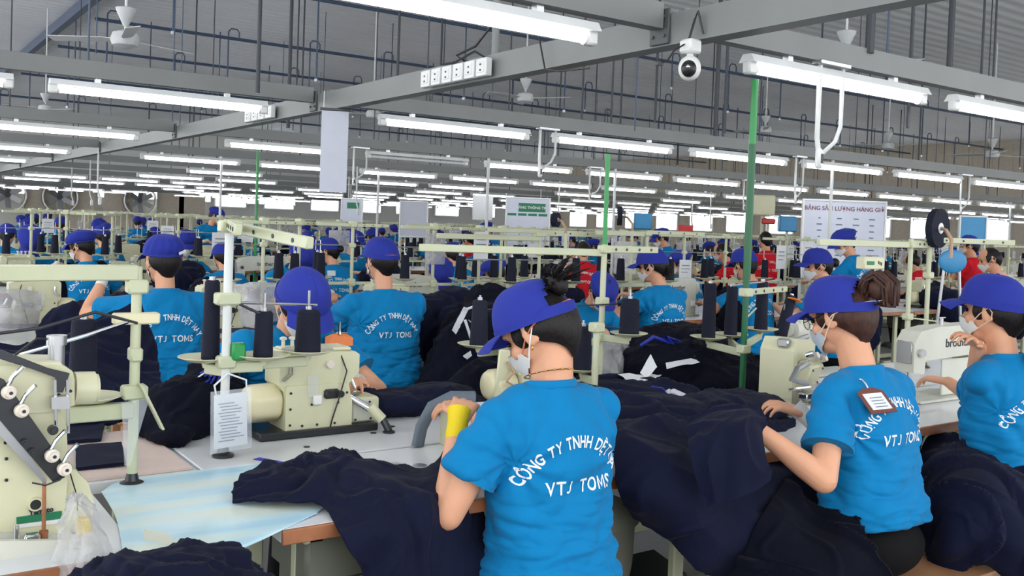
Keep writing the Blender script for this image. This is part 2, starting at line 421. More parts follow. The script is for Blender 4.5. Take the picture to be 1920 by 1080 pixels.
# ------------------------------------------------------------------ girder and lamp channels
ROWS = [2.6 + 3.2 * k for k in range(12)]
def channel(name, a, b, wd, z0, z1, label, group=None):
    """hung C-channel from a to b"""
    a, b = Vector(a), Vector(b); d = (b - a); L = d.length; d.normalize(); s = Vector((-d.y, d.x, 0))
    t = .006; poly = [(-wd / 2, z0), (wd / 2, z0), (wd / 2, z1), (wd / 2 - .012, z1), (wd / 2 - .012, z0 + t), (-wd / 2 + .012, z0 + t), (-wd / 2 + .012, z1), (-wd / 2, z1)]
    o = MB().prism(poly, a, s, (0, 0, 1), d * L).build(name, 'beam', smooth=20)
    return tag(o, label, 'beam', group)
g = channel('ceiling_girder', (2.5, .4, 0), (2.5, 41, 0), .08, 2.13, 2.245, 'long grey girder running away over the table rows with socket boxes')
for k, yy in enumerate(ROWS):
    for sd in (-1, 1):
        o = MB().box((2.5 + sd * .047, yy, 2.2), (.012, .1, .13), .003)
        for bz in (-.035, .035):
            for by in (-.03, .03): o.cyl((2.5 + sd * .05, yy + by, 2.2 + bz), (2.5 + sd * .06, yy + by, 2.2 + bz), .007, n=6)
        o.build('joint_plate', 'beam_dark', g)
lamp_lbl = ['grey channel carrying the nearest row of tube lamps', 'grey channel carrying the second row of tube lamps', 'grey channel carrying the third row of tube lamps', 'grey channel carrying the fourth row of tube lamps']
for k, yy in enumerate(ROWS):
    fx = min(XW - 1, 4 + 2.3 * yy)
    for sd in (0, 1):
        a, b = ((-1.5, yy, 0), (2.44, yy, 0)) if sd == 0 else ((2.56, yy, 0), (fx, yy, 0))
        if k < 4: channel('lamp_channel', a, b, .06, 2.19, 2.285, lamp_lbl[k] + (', left of the girder' if sd == 0 else ', right of the girder'))
        else: channel('lamp_channel', a, b, .06, 2.19, 2.285, 'distant grey lamp channel among the far rows', 'distant lamp channels')

def make_lamp(off=False):
    t = thing('tube_lamp', 'lit tube lamp', 'lamp')
    L = 1.24
    h = MB().prism([(-.042, 0), (.042, 0), (.022, .033), (-.022, .033)], (0, 0, .025), (0, 1, 0), (0, 0, 1), (L, 0, 0)); h.build('housing', 'lampbody', t, smooth=20)
    MB().cyl((.035, 0, 0), (L - .035, 0, 0), .0165, n=12).build('tube', 'tube_off' if off else 'tube', t)
    for x in (.02, L - .02): MB().box((x, 0, .006), (.05, .042, .055), .008).cyl((x + (.012 if x < .5 else -.012), 0, 0), (x + (.03 if x < .5 else -.03), 0, 0), .021, n=12).build('lamp_holder', 'white', t)
    for x in (.25, L - .25): MB().box((x, 0, .068), (.03, .03, .03)).build('clip', 'steel', t)
    return t
lamp0 = make_lamp(); lamp_off = make_lamp(True); freeze(lamp0); freeze(lamp_off)
used = [False]; gl = {}
def ordn(k): return ('nearest', 'second', 'third', 'fourth')[k]
for k in range(-2, len(ROWS)):
    yy = 2.6 + 3.2 * k
    xs = [-.52, .9] + [2.93 + 1.48 * j for j in range(24)]
    n = 0
    for x in xs:
        if k >= 0 and (x > 2.15 * yy + 2 or x < .117 * yy - 2.2): continue
        if k < 0 and x > 7: continue
        if x > XW - 2: continue
        if k > 3 and rnd.random() < .25: continue
        off = (k == 2 and 4.2 < x < 5) 
        src = lamp_off if off else lamp0
        o = src if (src is lamp0 and not used[0]) or off else dup(src)
        if src is lamp0: used[0] = True
        o.location = (x, yy, 2.108)
        if off: tag(o, 'unlit grey tube lamp beyond the hanging grey sign', 'lamp')
        elif 0 <= k < 3 and x < 2.15 * yy:
            side = 'left of the girder' if x < 2.4 else 'right of the girder'
            if x < 2.4: w_ = 'next to the girder' if x > 0 else 'one lamp away from the girder'
            else:
                j = round((x - 2.93) / 1.48); w_ = ('next to the girder' if j == 0 else '%s lamp out' % ('second', 'third', 'fourth', 'fifth', 'sixth', 'seventh', 'eighth', 'ninth', 'tenth', 'eleventh', 'twelfth', 'thirteenth', 'fourteenth', 'fifteenth')[j - 1])
            o['label'] = 'lit tube lamp, %s row, %s, %s' % (ordn(k), side, w_) if x < 2.4 else 'lit tube lamp, %s lamp row, right side, %s' % (ordn(k), w_)
            o['group'] = 'lit tube lamps'
        else: o['label'] = 'small lit tube lamp in the far lamp rows'; o['group'] = 'far lit tube lamps'

# ------------------------------------------------------------------ hanger rods, pipes
def rod(x, y, z0, z1, r=.006, m='rod', hook=False):
    q = MB().cyl((x, y, z0), (x, y, z1), r, n=6)
    if hook: q.tube([(x, y, z1), (x, y, z1 + .04), (x + .03, y, z1 + .07), (x + .07, y, z1 + .05), (x + .08, y, z1)], r * .8, n=5)
    return q
rods = MB()
for k, yy in enumerate(ROWS[:8]):
    x = 1.1 if k else .9; j = 0
    while x < min(2.1 * yy + 2, XW - 2):
        o = rod(x, yy + .02, 2.27, ZC, rnd.choice((.006, .006, .009, .012)), rnd.choice(('rod', 'pipe', 'rod'))).build('hanger_rod', rnd.choice(('rod', 'pipe', 'rod')))
        tag(o, 'thin dark hanger rod between a lamp channel and the ceiling', 'rod', 'hanger rods')
        x += rnd.choice((1.3, 1.7, 2.2)); j += 1
pipe_lbl = {13.4: 'nearest slate blue sprinkler pipe under the ribbed ceiling', 17.5: 'second slate blue sprinkler pipe under the ribbed ceiling', 21.0: 'third slate blue sprinkler pipe under the ribbed ceiling', 26.0: 'fourth slate blue sprinkler pipe under the ribbed ceiling', 31.5: 'farthest slate blue sprinkler pipe under the ribbed ceiling'}
for yy, lb in pipe_lbl.items():
    o = MB().cyl((0 if yy < 17 else 3.4, yy, 4.7), (XW, yy, 4.7), .03, n=8).build('sprinkler_pipe', 'pipe'); tag(o, lb, 'pipe')
    x = 3.6
    while x < min(XW - 1, 2.1 * yy):
        dz = rnd.choice((.5, .8, 1.2)); q = MB().cyl((x, yy, 4.72 - dz), (x, yy, 4.72), .014, n=6).tube([(x, yy, 4.7), (x, yy, 4.82), (x + .05, yy, 4.88), (x + .16, yy, 4.88), (x + .2, yy, 4.82), (x + .2, yy, 4.7)], .014, n=5)
        q.build('dropper', 'pipe', o)
        MB().cyl((x, yy, 4.68 - dz), (x, yy, 4.72 - dz), .03, n=8).build('sprinkler_head', 'steel', o)
        x += rnd.choice((1.6, 2.1, 2.6))

# free hanging rods that drop from the ceiling between the channels
for (u, v0, v1, d, r) in ((180, 40, 100, 9, .006), (336, 0, 280, 9, .005), (483, 0, 175, 5.6, .013), (540, 0, 240, 9, .018), (555, 80, 200, 12, .01), (745, 5, 150, 8, .012), (826, 60, 140, 10, .012), (1090, 120, 240, 8, .008), (1190, 95, 245, 7, .006), (1228, 130, 230, 9, .012), (1341, 100, 255, 8, .018), (1358, 95, 250, 7, .01), (1630, 30, 100, 4.2, .02), (1660, 0, 180, 4.5, .006), (1702, 0, 240, 5, .01), (1780, 0, 130, 6, .02), (1838, 0, 180, 6, .008), (1862, 40, 150, 7, .008)):
    a, b = at(u, v1, d=d), at(u, v0, d=d)
    o = MB().cyl((a.x, a.y, a.z), (a.x, a.y, ZC), r, n=8).build('drop_rod', 'rod' if r > .007 else 'pipe')
    tag(o, 'dark rod dropping from the ribbed ceiling and ending above the lamps', 'rod', 'drop rods')

# ------------------------------------------------------------------ ceiling fans
def make_fan():
    t = thing('ceiling_fan', 'fan', 'fan')
    MB().cyl((0, 0, .06), (0, 0, 3), .012, n=8).build('down_rod', 'white', t)
    MB().lathe([(.012, .30), (.09, .28), (.085, .26), (.02, .12)], 14).build('canopy', 'fan', t)
    MB().lathe([(.03, .09), (.11, .06), (.13, 0), (.11, -.05), (.04, -.08)], 18).build('motor', 'fan', t)
    for k in range(3):
        a = 2 * PI * k / 3 + .4; R = Rxyz(0, 0, a) @ Rxyz(.22, 0, 0)
        MB().prism([(.12, -.03), (.2, -.055), (.68, -.07), (.7, .05), (.2, .05), (.12, .03)], (0, 0, 0), R @ Vector((1, 0, 0)), R @ Vector((0, 1, 0)), R @ Vector((0, 0, .006))).build('blade', 'fan', t)
    return t
fan0 = make_fan(); freeze(fan0)
for n, (u, v, d, lb) in enumerate(((235, 75, 8.5, 'white ceiling fan above the nearest left lamp channel'), (985, 184, 14, 'white ceiling fan beyond the girder, near the middle of the ceiling'), (1435, 244, 19, 'white ceiling fan beside the green pole'), (1665, 274, 20, 'white ceiling fan behind the white drop conduits'), (85, 205, 17, 'small white ceiling fan beyond the leftmost lamp'), (1860, 290, 17, 'white ceiling fan at the far right, above the distant lamps'), (700, 215, 16, 'white ceiling fan right behind the girder joint'), (1585, 115, 9, 'white ceiling fan above the nearest right lamp'))):
    p = at(u, v, d=d); o = fan0 if n == 0 else dup(fan0); o.location = p; o.rotation_euler = (0, 0, n * .7); o['label'] = lb; o['group'] = 'ceiling fans'
    for c in o.children:
        if c.name.startswith('down_rod'): c.scale = (1, 1, (ZC - p.z) / 3)

# ------------------------------------------------------------------ dome camera under the nearest girder joint
p = at(1293, 128, x=2.42)
t = thing('security_camera', 'white dome security camera hanging under the nearest girder joint', 'camera', p)
MB().box((0, 0, .075), (.06, .06, .05), .008).cyl((0, 0, .03), (0, 0, .1), .012, n=10).build('bracket', 'white', t)
MB().ell((0, 0, 0), (.04, .04, .045), nu=20, nv=14).build('housing', 'white', t)
MB().ell((-.022, -.018, -.006), (.027, .027, .03), nu=16, nv=10).build('lens_face', 'black', t)
MB().ell((-.044, -.036, -.004), (.008, .008, .008), nu=10, nv=8).build('lens', 'chrome', t)
MB().tube([(0, .01, .1), (.015, 0, .17), (.01, -.02, .2), (.03, -.03, .12)], .004).tube([(-.03, 0, .08), (-.08, 0, .05), (-.11, 0, .01), (-.14, 0, 0)], .003).box((-.145, 0, -.003), (.025, .01, .01)).build('cable', 'black', t)
# socket boxes along the girder
def socket_bank(y0, n, pitch, lb, cable):
    t = thing('socket_bank', lb, 'sockets', (2.445, y0, 2.18))
    for k in range(n):
        b = MB().box((-.02, k * pitch, 0), (.035, pitch * .86, .085), .004).build('socket_box', 'white', t)
        MB().box((-.0385, k * pitch, 0), (.003, pitch * .55, .05), .001).build('socket_face', 'lampbody', b)
        MB().box((-.0405, k * pitch, .012), (.002, .012, .008)).box((-.0405, k * pitch, -.014), (.002, .012, .008)).build('socket_holes', 'black', b)
    if cable:
        MB().tube([(0, n * pitch * .3, .05), (.02, n * pitch * .5, .1), (.01, n * pitch * .2, .12), (.03, n * pitch * .05, .2), (.04, 0, .4)], .006, n=6).tube([(0, .02, .05), (-.01, .1, .09), (0, .3, .06), (.01, .45, .07)], .005, n=6).build('cable', 'black', t)
        MB().cyl((.04, 0, .06), (.04, 0, 2.8), .018, n=10).build('feed_pipe', 'beam', t)
    return t
q = at(905, 140, x=2.42); socket_bank(q.y, 6, .105, 'row of white socket boxes with black cables on the girder', True)
q = at(505, 218, x=2.42); socket_bank(q.y, 4, .14, 'smaller row of white socket boxes further along the girder', False)
# grey hanging sign under the girder
p = at(629, 203, x=2.45); 
t = thing('hanging_sign', 'blank pale grey vinyl sign hanging under the girder', 'sign', (p.x, p.y, 2.13), rz=-.47)
MB().box((0, 0, -.27), (.165, .004, .50), .001).build('panel', 'sign', t)
MB().box((0, 0, -.01), (.185, .012, .016), .002).build('top_bar', 'darksteel', t)
MB().cyl((-.07, 0, 0), (-.07, 0, .1), .003, n=6).cyl((.07, 0, 0), (.07, 0, .1), .003, n=6).build('strings', 'white', t)
# dark cable loop from girder at right of the second joint
p = at(1275, 125, x=2.44)
o = MB().tube([(2.43, p.y + .85, 2.26), (2.43, p.y + .8, 2.12), (2.43, p.y + .7, 2.1), (2.43, p.y + .5, 2.09)], .004, n=6).build('girder_cable', 'black'); tag(o, 'thin black cable clipped under the girder near the dome camera', 'cable')

# ------------------------------------------------------------------ white drop conduits with plugs
def conduits(u0, u1, v0, v1, y, lb, cross=False, grp=None):
    a, b = at(u0, v0, y=y), at(u1, v0, y=y); za = at(u0, v1, y=y).z
    t = thing('power_drop', lb, 'conduit', (a.x, y, 2.19), group=grp); dx = b.x - a.x; h = za - 2.19
    MB().tube([(0, 0, 0), (0, 0, h + .06), (0, -.01, h)], .011, n=8).build('conduit', 'conduit', t)
    MB().tube([(dx, 0, 0), (dx, 0, h + .12), (dx * .7, -.01, h + .05), (.02, -.01, h - .01)], .009, n=8).build('conduit', 'conduit', t)
    MB().box((dx / 2, 0, -.005), (abs(dx) + .05, .05, .02), .003).build('clamp', 'steel', t)
    q = MB().box((0, -.015, h - .03), (.034, .03, .085), .01).build('plug_block', 'white', t)
    MB().box((0, -.031, h - .03), (.015, .002, .04), .001).build('plug_face', 'black', q)
    return t
conduits(1535, 1578, 190, 285, 2.58, 'white conduit pair with plug hanging beside the nearest lamp on the right')
conduits(1013, 1042, 250, 315, 5.78, 'white conduit pair dropping near the middle of the second lamp row')
conduits(1492, 1506, 320, 368, 5.78, 'white conduit pair dropping left of the white board')
conduits(1802, 1818, 345, 390, 5.78, 'white conduit pair dropping right of the white board')
conduits(664, 688, 280, 335, 8.96, 'white conduit pair dropping right of the hanging sign')
conduits(1106, 1108 + 18, 330, 365, 8.96, 'white conduit pair dropping beyond the pale green pole')
conduits(1395, 1412, 350, 385, 8.96, 'white conduit pair dropping behind the dark green pole')
k = 0
for y in (12.18, 15.38, 18.58):
    for i in range(7):
        x = .6 + .14 * y + i * y * .28 + rnd.random() * .4
        if x > 1.55 * y: continue
        t = thing('power_drop', 'small distant white conduit hanging from a far lamp channel', 'conduit', (x, y, 2.19), group='distant power drops')
        MB().tube([(0, 0, 0), (0, 0, -.5), (.03, 0, -.6)], .011, n=6).build('conduit', 'conduit', t)
        MB().box((.03, 0, -.64), (.04, .03, .09), .008).build('plug_block', 'white', t)
# ------------------------------------------------------------------ people
def ik(S, W, u, f, hint):
    S, W, hint = Vector(S), Vector(W), Vector(hint); d = W - S; L = min(d.length, (u + f) * .995); dn = d.normalized()
    a = (u * u - f * f + L * L) / (2 * L); h = math.sqrt(max(u * u - a * a, 0)); hp = (hint - dn * hint.dot(dn)).normalized()
    return S + dn * a + hp * h, S + dn * L
def hand(mb, W, d, up, side, curl=.5, s=1.0, spread=.12):
    """palm, five fingers of their own lengths with three bends, thumb from the side near the wrist.
       d = pointing direction, up = back of the hand, side = +1 when the thumb is on the -cross side"""
    W, d, up = Vector(W), Vector(d).normalized(), Vector(up); up = (up - d * up.dot(d)).normalized(); sd = d.cross(up) * side
    pl = .082 * s
    for k in range(4):
        o = (k - 1.5) * .0185 * s
        mb.cap(W + sd * o * .6 + d * .004, W + d * pl + sd * o - up * .002 * abs(k - 1.5), .0145 * s, .0112 * s, 10)
    for k, ln in enumerate((.064, .074, .07, .054)):
        o = (k - 1.5) * .0195 * s; p = W + d * (pl - (.004 if k in (0, 3) else 0)) + sd * o; a = curl * (.55 + .12 * k)
        fd = (d + sd * (k - 1.5) * spread).normalized()
        for j, (fr, r) in enumerate(((.45, .0088), (.31, .0079), (.24, .007))):
            dirv = fd * math.cos(a) - up * math.sin(a); q = p + dirv * ln * s * fr
            mb.cap(p, q, r * s, (r - .0007) * s, 8); p = q; a += curl * (1.0 if j == 0 else .7)
    p = W + d * .022 * s - sd * .026 * s; td = (d * .75 - sd * .55 - up * .3).normalized()
    mb.cap(W + d * .012 * s - sd * .012 * s, p, .0135 * s, .012 * s, 8)
    q = p + td * .038 * s; mb.cap(p, q, .0115 * s, .0098 * s, 8); td = (td + sd * .35 * curl + d * .3).normalized(); mb.cap(q, q + td * .028 * s, .0095 * s, .0078 * s, 8)

def sup(rx, ry, n, e=2.4, cx=0, cy=0, z=0, R=None, o=Vector((0, 0, 0))):
    out = []
    for i in range(n):
        t = 2 * PI * i / n; c, s_ = math.cos(t), math.sin(t)
        p = Vector((cx + rx * math.copysign(abs(c) ** (2 / e), c), cy + ry * math.copysign(abs(s_) ** (2 / e), s_), z))
        out.append(o + (R @ p if R is not None else p))
    return out

def make_person(label, loc=(0, 0, 0), rz=0, lean=.18, head_pitch=.4, head_yaw=0.0, head_roll=0.0, handL=(-.16, .40, .86), handR=(.16, .40, .86), hintL=(-.6, -.5, -.6), hintR=(.6, -.5, -.6),
                fingL=(.3, 1, -.1), fingR=(-.3, 1, -.1), wd=1.0, fine=True, cap='base', cap_m='cap', shirt='shirt', hair='hair', style='short', mask='mask', strap=None, cuff='gauze', cuffs='LR',
                text=True, text_dz=0.0, hshift=(0, 0, 0), puff=.27, standing=False, curl=.6, badge=None, glasses=False, group=None, stool=True, hem=None, headz=0.0, twist=0.0, seed=0, eyes=True):
    vx = .0052 if fine else .010
    n8 = 14 if fine else 10
    t = thing('person', label, 'person', loc, rz, group)
    hz = .55 if not standing else .92
    sl, cl = math.sin(lean), math.cos(lean)
    H = Vector((0, 0, hz)); Rl = Rxyz(-lean, 0, 0)
    Cx = H + Vector((0, .30 * math.sin(lean * .7), .30 * math.cos(lean * .7)))
    Nk = H + Vector((0, .49 * sl, .49 * cl)) + Vector((0, -.012, 0))
    Rh = Rxyz(0, 0, head_yaw) @ Rxyz(-head_pitch, 0, 0) @ Rxyz(0, head_roll, 0)
    nd = (Rl @ Vector((0, .25, 1))).normalized(); nd = (nd + Rh @ Vector((0, 0, .8))).normalized()
    Hc = Nk + nd * .075 + Rh @ Vector((0, .022, .098)) + Vector((0, 0, headz)) + Vector(hshift)
    T = lambda x, y, z: Hc + Rh @ Vector((x, y, z))
    # ---- body: one continuous skin surface
    b = MB()
    b.cap(Nk - nd * .05, T(0, -.018, -.055), .047, .049, 16); b.cap(Nk + Vector((0, .012, -.03)), T(0, -.01, -.05), .044, .046, 16)
    b.ell(T(0, -.008, .025), (.073, .092, .080), Rh, 24, 16); b.ell(T(0, .01, -.02), (.064, .078, .085), Rh, 24, 16)
    b.ell(T(0, .036, -.066), (.045, .05, .046), Rh, 18, 12); b.ell(T(0, .066, -.088), (.022, .02, .018), Rh, 12, 8)
    b.cap(T(0, .087, .0), T(0, .105, -.034), .009, .0125, 8); b.ell(T(.013, .094, -.037), (.008, .009, .007), Rh, 8, 6); b.ell(T(-.013, .094, -.037), (.008, .009, .007), Rh, 8, 6)
    b.cap(T(-.018, .087, -.062), T(.018, .087, -.062), .0065, .0065, 8)
    b.cap(T(-.04, .072, .026), T(.04, .072, .026), .011, .011, 8)
    for s_ in (-1, 1):
        b.ell(T(s_ * .042, .06, -.028), (.02, .022, .022), Rh, 12, 8)
        Re = Rh @ Rxyz(0, 0, -s_ * .35)
        b.ell(T(s_ * .077, -.008, -.012), (.009, .019, .031), Re, 12, 10)
        b.tube([T(s_ * (.080 + .004 * math.sin(a)), -.012 - .019 * math.cos(a), -.008 + .030 * math.sin(a)) for a in [q * .45 - 1.2 for q in range(9)]], .0048, 6)
    SL, SR = Nk + Rl @ Vector((-.150 * wd, -.002, -.062)), Nk + Rl @ Vector((.150 * wd, -.002, -.062))
    if twist:
        SL = Nk + Rl @ Rxyz(0, 0, twist) @ Vector((-.150 * wd, -.002, -.062)); SR = Nk + Rl @ Rxyz(0, 0, twist) @ Vector((.150 * wd, -.002, -.062))
    b.loft([sup(.11 * wd, .08, 20, 2.4, z=0, R=Rl, o=H), sup(.11 * wd, .075, 20, 2.4, z=0, R=Rl, o=Cx), sup(.11 * wd, .058, 20, 2.2, z=-.06, R=Rl, o=Nk), sup(.05, .045, 20, 2, z=.0, R=Rl, o=Nk)])
    arms = []
    for s_, S, W, hint, fg in ((-1, SL, Vector(handL), hintL, fingL), (1, SR, Vector(handR), hintR, fingR)):
        if standing: W = W + Vector((0, 0, .3))
        E, W = ik(S, W, .265, .235, hint); arms.append((S, E, W)); fd = (W - E).normalized()
        b.cap(S, E, .043 * wd, .038 * wd, n8); m = E.lerp(W, .3); b.cap(E, m, .038 * wd, .037 * wd, n8); b.cap(m, W, .037 * wd, .0235, n8)
        b.cap(W, W + fd * .012, .0235, .022, n8)
        dirv = (fd * .6 + Vector(fg).normalized() * .8).normalized()
        hand(b, W + fd * .012, dirv, Vector((0, -.25, 1)) if abs(dirv.z) < .8 else Vector((0, -1, .2)), s_ * -1, curl, .95 if fine else 1.05)
    body = remesh(b, 'body', 'skin', vx, 3 if fine else 2, t, dec=.5 if fine else .35)
    # ---- shirt
    b = MB(); ez = Vector((0, 0, 1))
    hem = (-.035 if not standing else -.06) if hem is None else hem
    Cw = H.lerp(Cx, .45)
    Rt = Rl @ Rxyz(0, 0, twist)
    Rm = Rxyz(-lean * .7, 0, 0) @ Rxyz(0, 0, twist * .5)
    b.loft([sup(.178 * wd, .138, 32, 2.5, z=hem, R=Rxyz(-lean * .3, 0, 0), o=H), sup(.182 * wd, .14, 32, 2.5, z=max(.03, hem + .03), R=Rxyz(-lean * .3, 0, 0), o=H), sup(.158 * wd, .122, 32, 2.4, z=0, R=Rm, o=Cw), sup(.165 * wd, .118, 32, 2.4, z=.02, R=Rm, o=Cx),
            sup(.176 * wd, .116, 32, 2.5, z=-.12, R=Rt, o=Nk), sup(.168 * wd, .096, 32, 2.3, z=-.058, R=Rt, o=Nk), sup(.125 * wd, .076, 32, 2.1, z=-.022, R=Rt, o=Nk), sup(.066, .058, 32, 2, z=.012, R=Rt, o=Nk)])
    slv = .62
    for S, E, W in arms:
        e = S.lerp(E, slv); dn = (E - S).normalized()
        b.ell(S + dn * .015 + Vector((0, 0, -.004)), (.052 * wd,) * 3, nu=16, nv=10); b.cyl(S, e, .053 * wd, .070 * wd, 20)
        b.cap(Nk + (S - Nk) * .4 + Vector((0, 0, -.012)), S, .05, .054 * wd, 14)
        # cloth bridging under the arm
        c0 = S + Rl @ Vector((0, 0, -.1)); b.cap(c0 * .8 + Cx * .2, S + dn * .05, .042, .036, 12)
    sh = remesh(b, 'shirt', shirt, vx * 1.05, 13 if fine else 5, t)
    armp = [(S, (E - S).normalized(), S.lerp(E, slv)) for S, E, W in arms]
    so = Vector((seed * 3.1, seed * 1.7, 0))
    def folds(p, n):
        q = p - H; zt = q.z / .45
        low = max(0, min(1, 1.1 - zt * 1.35))                     # crumples gather at the waist
        if n.z < -.9: return 0
        # long drag folds running from the armpits to the opposite hip
        dgl = 0
        for (S, dn, e) in armp:
            d = (p - (S + Vector((0, 0, -.10)))); L = d.length
            if L < .26:
                an = math.atan2(d.z, d.x * (1 if S.x > 0 else -1)); dgl += (.0095 if fine else .006) * math.sin(an * 9 + L * 14 + seed) * (1 - L / .26) * min(1, L / .10) ** 1.5
        w_ = noise.noise(Vector((p.x * 4 + p.z * 3, p.y * 4, p.z * 17)) + so) * .012 * low + noise.noise(Vector((p.x * 7, p.y * 7, p.z * 5)) + so) * .008
        f2 = ridge(Vector((p.x * .45 + p.z * .35, p.y * .45, p.z * 1.8)) + so, 12) * .020 * low + ridge(Vector((p.x * .9 - p.z * .5, p.y * .6, p.z * .55)) + so * 1.7, 8) * .009
        return max(-.0055, dgl + w_ + f2)
    displace(sh, folds)
    # collar rib
    cr = MB(); ring = [Nk + Rt @ Vector((.070 * math.cos(a) , .063 * math.sin(a) + .004, .008 + (.004 if math.sin(a) < 0 else -.016 * math.sin(a)))) for a in [2 * PI * k / 28 for k in range(29)]]
    cr.tube(ring, .0065, 8, caps=False, flat=1.7); cr.build('collar', shirt, sh)
    for S, E, W in arms:
        e = S.lerp(E, slv); dn = (E - S).normalized()
        hm = MB(); hm.cyl(e - dn * .016, e + dn * .004, .0695 * wd, .0712 * wd, 24, caps=True); hm.build('sleeve_hem', shirt, sh)
    # ---- lettering on the back: laid on the cloth
    if text:
        bvh = BVHTree.FromPolygons([v.co for v in sh.data.vertices], [p.vertices for p in sh.data.polygons])
        ctr = Nk + Rt @ Vector((0, 0, -.235 + text_dz)); ax, az = Rt @ Vector((1, 0, 0)), Rt @ Vector((0, 0, 1)); ay = Rt @ Vector((0, 1, 0))
        acc = bmesh.new()
        def stamp(me, ox, oz, rot):
            R2 = Matrix.Rotation(rot, 3, 'Z')
            bm = bmesh.new(); bm.from_mesh(me)
            if fine:
                bmesh.ops.triangulate(bm, faces=bm.faces); bmesh.ops.subdivide_edges(bm, edges=bm.edges[:], cuts=1, use_grid_fill=True); bmesh.ops.triangulate(bm, faces=bm.faces)
            for v in bm.verts:
                q = R2 @ Vector((v.co.x, v.co.y, 0)); u_, w2 = q.x + ox, q.y + oz
                o = ctr + ax * u_ + az * w2 - ay * .5
                hit = bvh.ray_cast(o, ay, 1.0)
                v.co = (hit[0] - ay * .0016) if hit[0] is not None else ctr + ax * u_ + az * w2 - ay * .13
            tmp = bpy.data.meshes.new('tmp'); bm.to_mesh(tmp); bm.free(); acc.from_mesh(tmp); bpy.data.meshes.remove(tmp)
        Rr = .152; st = 'CÔNG TY TNHH DỆT MAY'; hgt = .0315
        wid = [(.012 if c == ' ' else LETTER(c, hgt, .66)['w'] + .0045) for c in st]; tot = sum(wid); kk = min(1, .345 / tot); a = PI / 2 + tot * kk / Rr / 2
        for c, wv in zip(st, wid):
            wv *= kk; am = a - wv / Rr / 2; a -= wv / Rr
            if c != ' ': stamp(LETTER(c, hgt, .66), Rr * math.cos(am), Rr * math.sin(am) - .055, am - PI / 2)
        xx = -.092
        for c in 'VTJ  TOMS':
            if c == ' ': xx += .011; continue
            wv = LETTER(c, .034, .84)['w']; stamp(LETTER(c, .034, .84), xx + wv / 2, -.012 - (LETTER(c, .034, .84)['lo'] if c == 'J' else 0), 0); xx += wv + .0042
        me = bpy.data.meshes.new('lettering'); acc.to_mesh(me); acc.free(); me.materials.append(M['letter']); obj('lettering', me, sh)
    # ---- trousers, feet
    b = MB()
    ks = [Vector((s_ * .11, .42, .50)) for s_ in (-1, 1)]
    if not standing:
        b.ell(H + Vector((0, -.0, -.02)), (.165 * wd, .14, .105), nu=20, nv=12)
        for s_, K in ((-1, ks[0]), (1, ks[1])):
            b.cap(H + Vector((s_ * .085, .02, -.03)), K, .083, .062, 14); b.cap(K, (s_ * .12, .36, .09), .058, .045, 12)
        fy = .36
    else:
        b.ell(H + Vector((0, 0, -.02)), (.16 * wd, .12, .12), nu=20, nv=12)
        for s_ in (-1, 1): b.cap(H + Vector((s_ * .085, 0, -.04)), (s_ * .09, .01, .48), .085, .058, 14); b.cap((s_ * .09, .01, .48), (s_ * .09, -.01, .09), .055, .042, 12)
        fy = 0
    tr = remesh(b, 'trousers', 'pants', .012, 3, t, dec=.5)
    for s_ in (-1, 1):
        MB().loft([sup(.034, .05, 14, 2.2, s_ * .12 if not standing else s_ * .09, fy - .02, .012), sup(.045, .115, 14, 2.3, s_ * .12 if not standing else s_ * .09, fy + .05, .014), sup(.045, .115, 14, 2.3, s_ * .12 if not standing else s_ * .09, fy + .05, .03), sup(.036, .09, 14, 2.2, s_ * .12 if not standing else s_ * .09, fy + .04, .07), sup(.03, .04, 14, 2, s_ * .12 if not standing else s_ * .09, fy, .10)]).build('sandal', 'black', t)
    # ---- hair
    hm = MB(); Q = Rh
    def _hr(a, ph):   # a azimuth from the back, ph polar
        return Vector((math.sin(a), -math.cos(a), 0))
    rings = []
    nu, nv = 28, 14
    def HP(i, j):
        a = (i / (nu - 1) - .5) * 2 * PI * (.70 if style != 'none' else .6); v = j / (nv - 1)
        ear = math.exp(-((abs(a) - 1.75) / .28) ** 2) * .5
        zb = -.102 + .078 * min(1, abs(a) / 1.7) ** 1.8 + ear * .03 - .010 * math.cos(a * 3) + .007 * noise.noise(Vector((a * 9, seed, 0)))
        th = v
        z = .100 - (.100 - zb) * v
        tp = 1 - .16 * max(0, (v - .78) / .22) ** 2
        rr = math.sqrt(max(0.0, 1 - (max(z, 0) / .1005) ** 2)) * (1 - .08 * min(1, max(0, z / .03))) if z > 0 else 1 - .52 * (z / -.1) ** 2
        x, y = .0815 * rr * tp * math.sin(a), -.016 - .098 * rr * tp * math.cos(a)
        wob = .0012 * math.sin(a * 34 + z * 40) if fine else 0
        return T(x * (1 + wob * 8), y * (1 + wob * 8), z)
    hm.grid(HP, nu, nv, .006)
    ho = hm.build('hair', hair, t, smooth=80)
    R_ = random.Random(seed + 5)
    def strands(pts, r0, n, spr, th, nm='hair_lock'):
        q = MB()
        for k in range(n):
            a, rr = R_.random() * 2 * PI, math.sqrt(R_.random()); off = [Vector((math.cos(a), math.sin(a), R_.uniform(-.5, .5))) * rr * spr * (1 + .3 * R_.uniform(-1, 1)) for _ in pts]
            o0 = off[0]; P = [Vector(p) + o0 * f_ + Vector((R_.uniform(-1, 1), R_.uniform(-1, 1), R_.uniform(-1, 1))) * spr * .12 for p, f_ in zip(pts, r0)]
            q.tube(P, [th * (1.0 if i < len(P) - 1 else .3) for i in range(len(P))], 5, flat=.5)
        return q
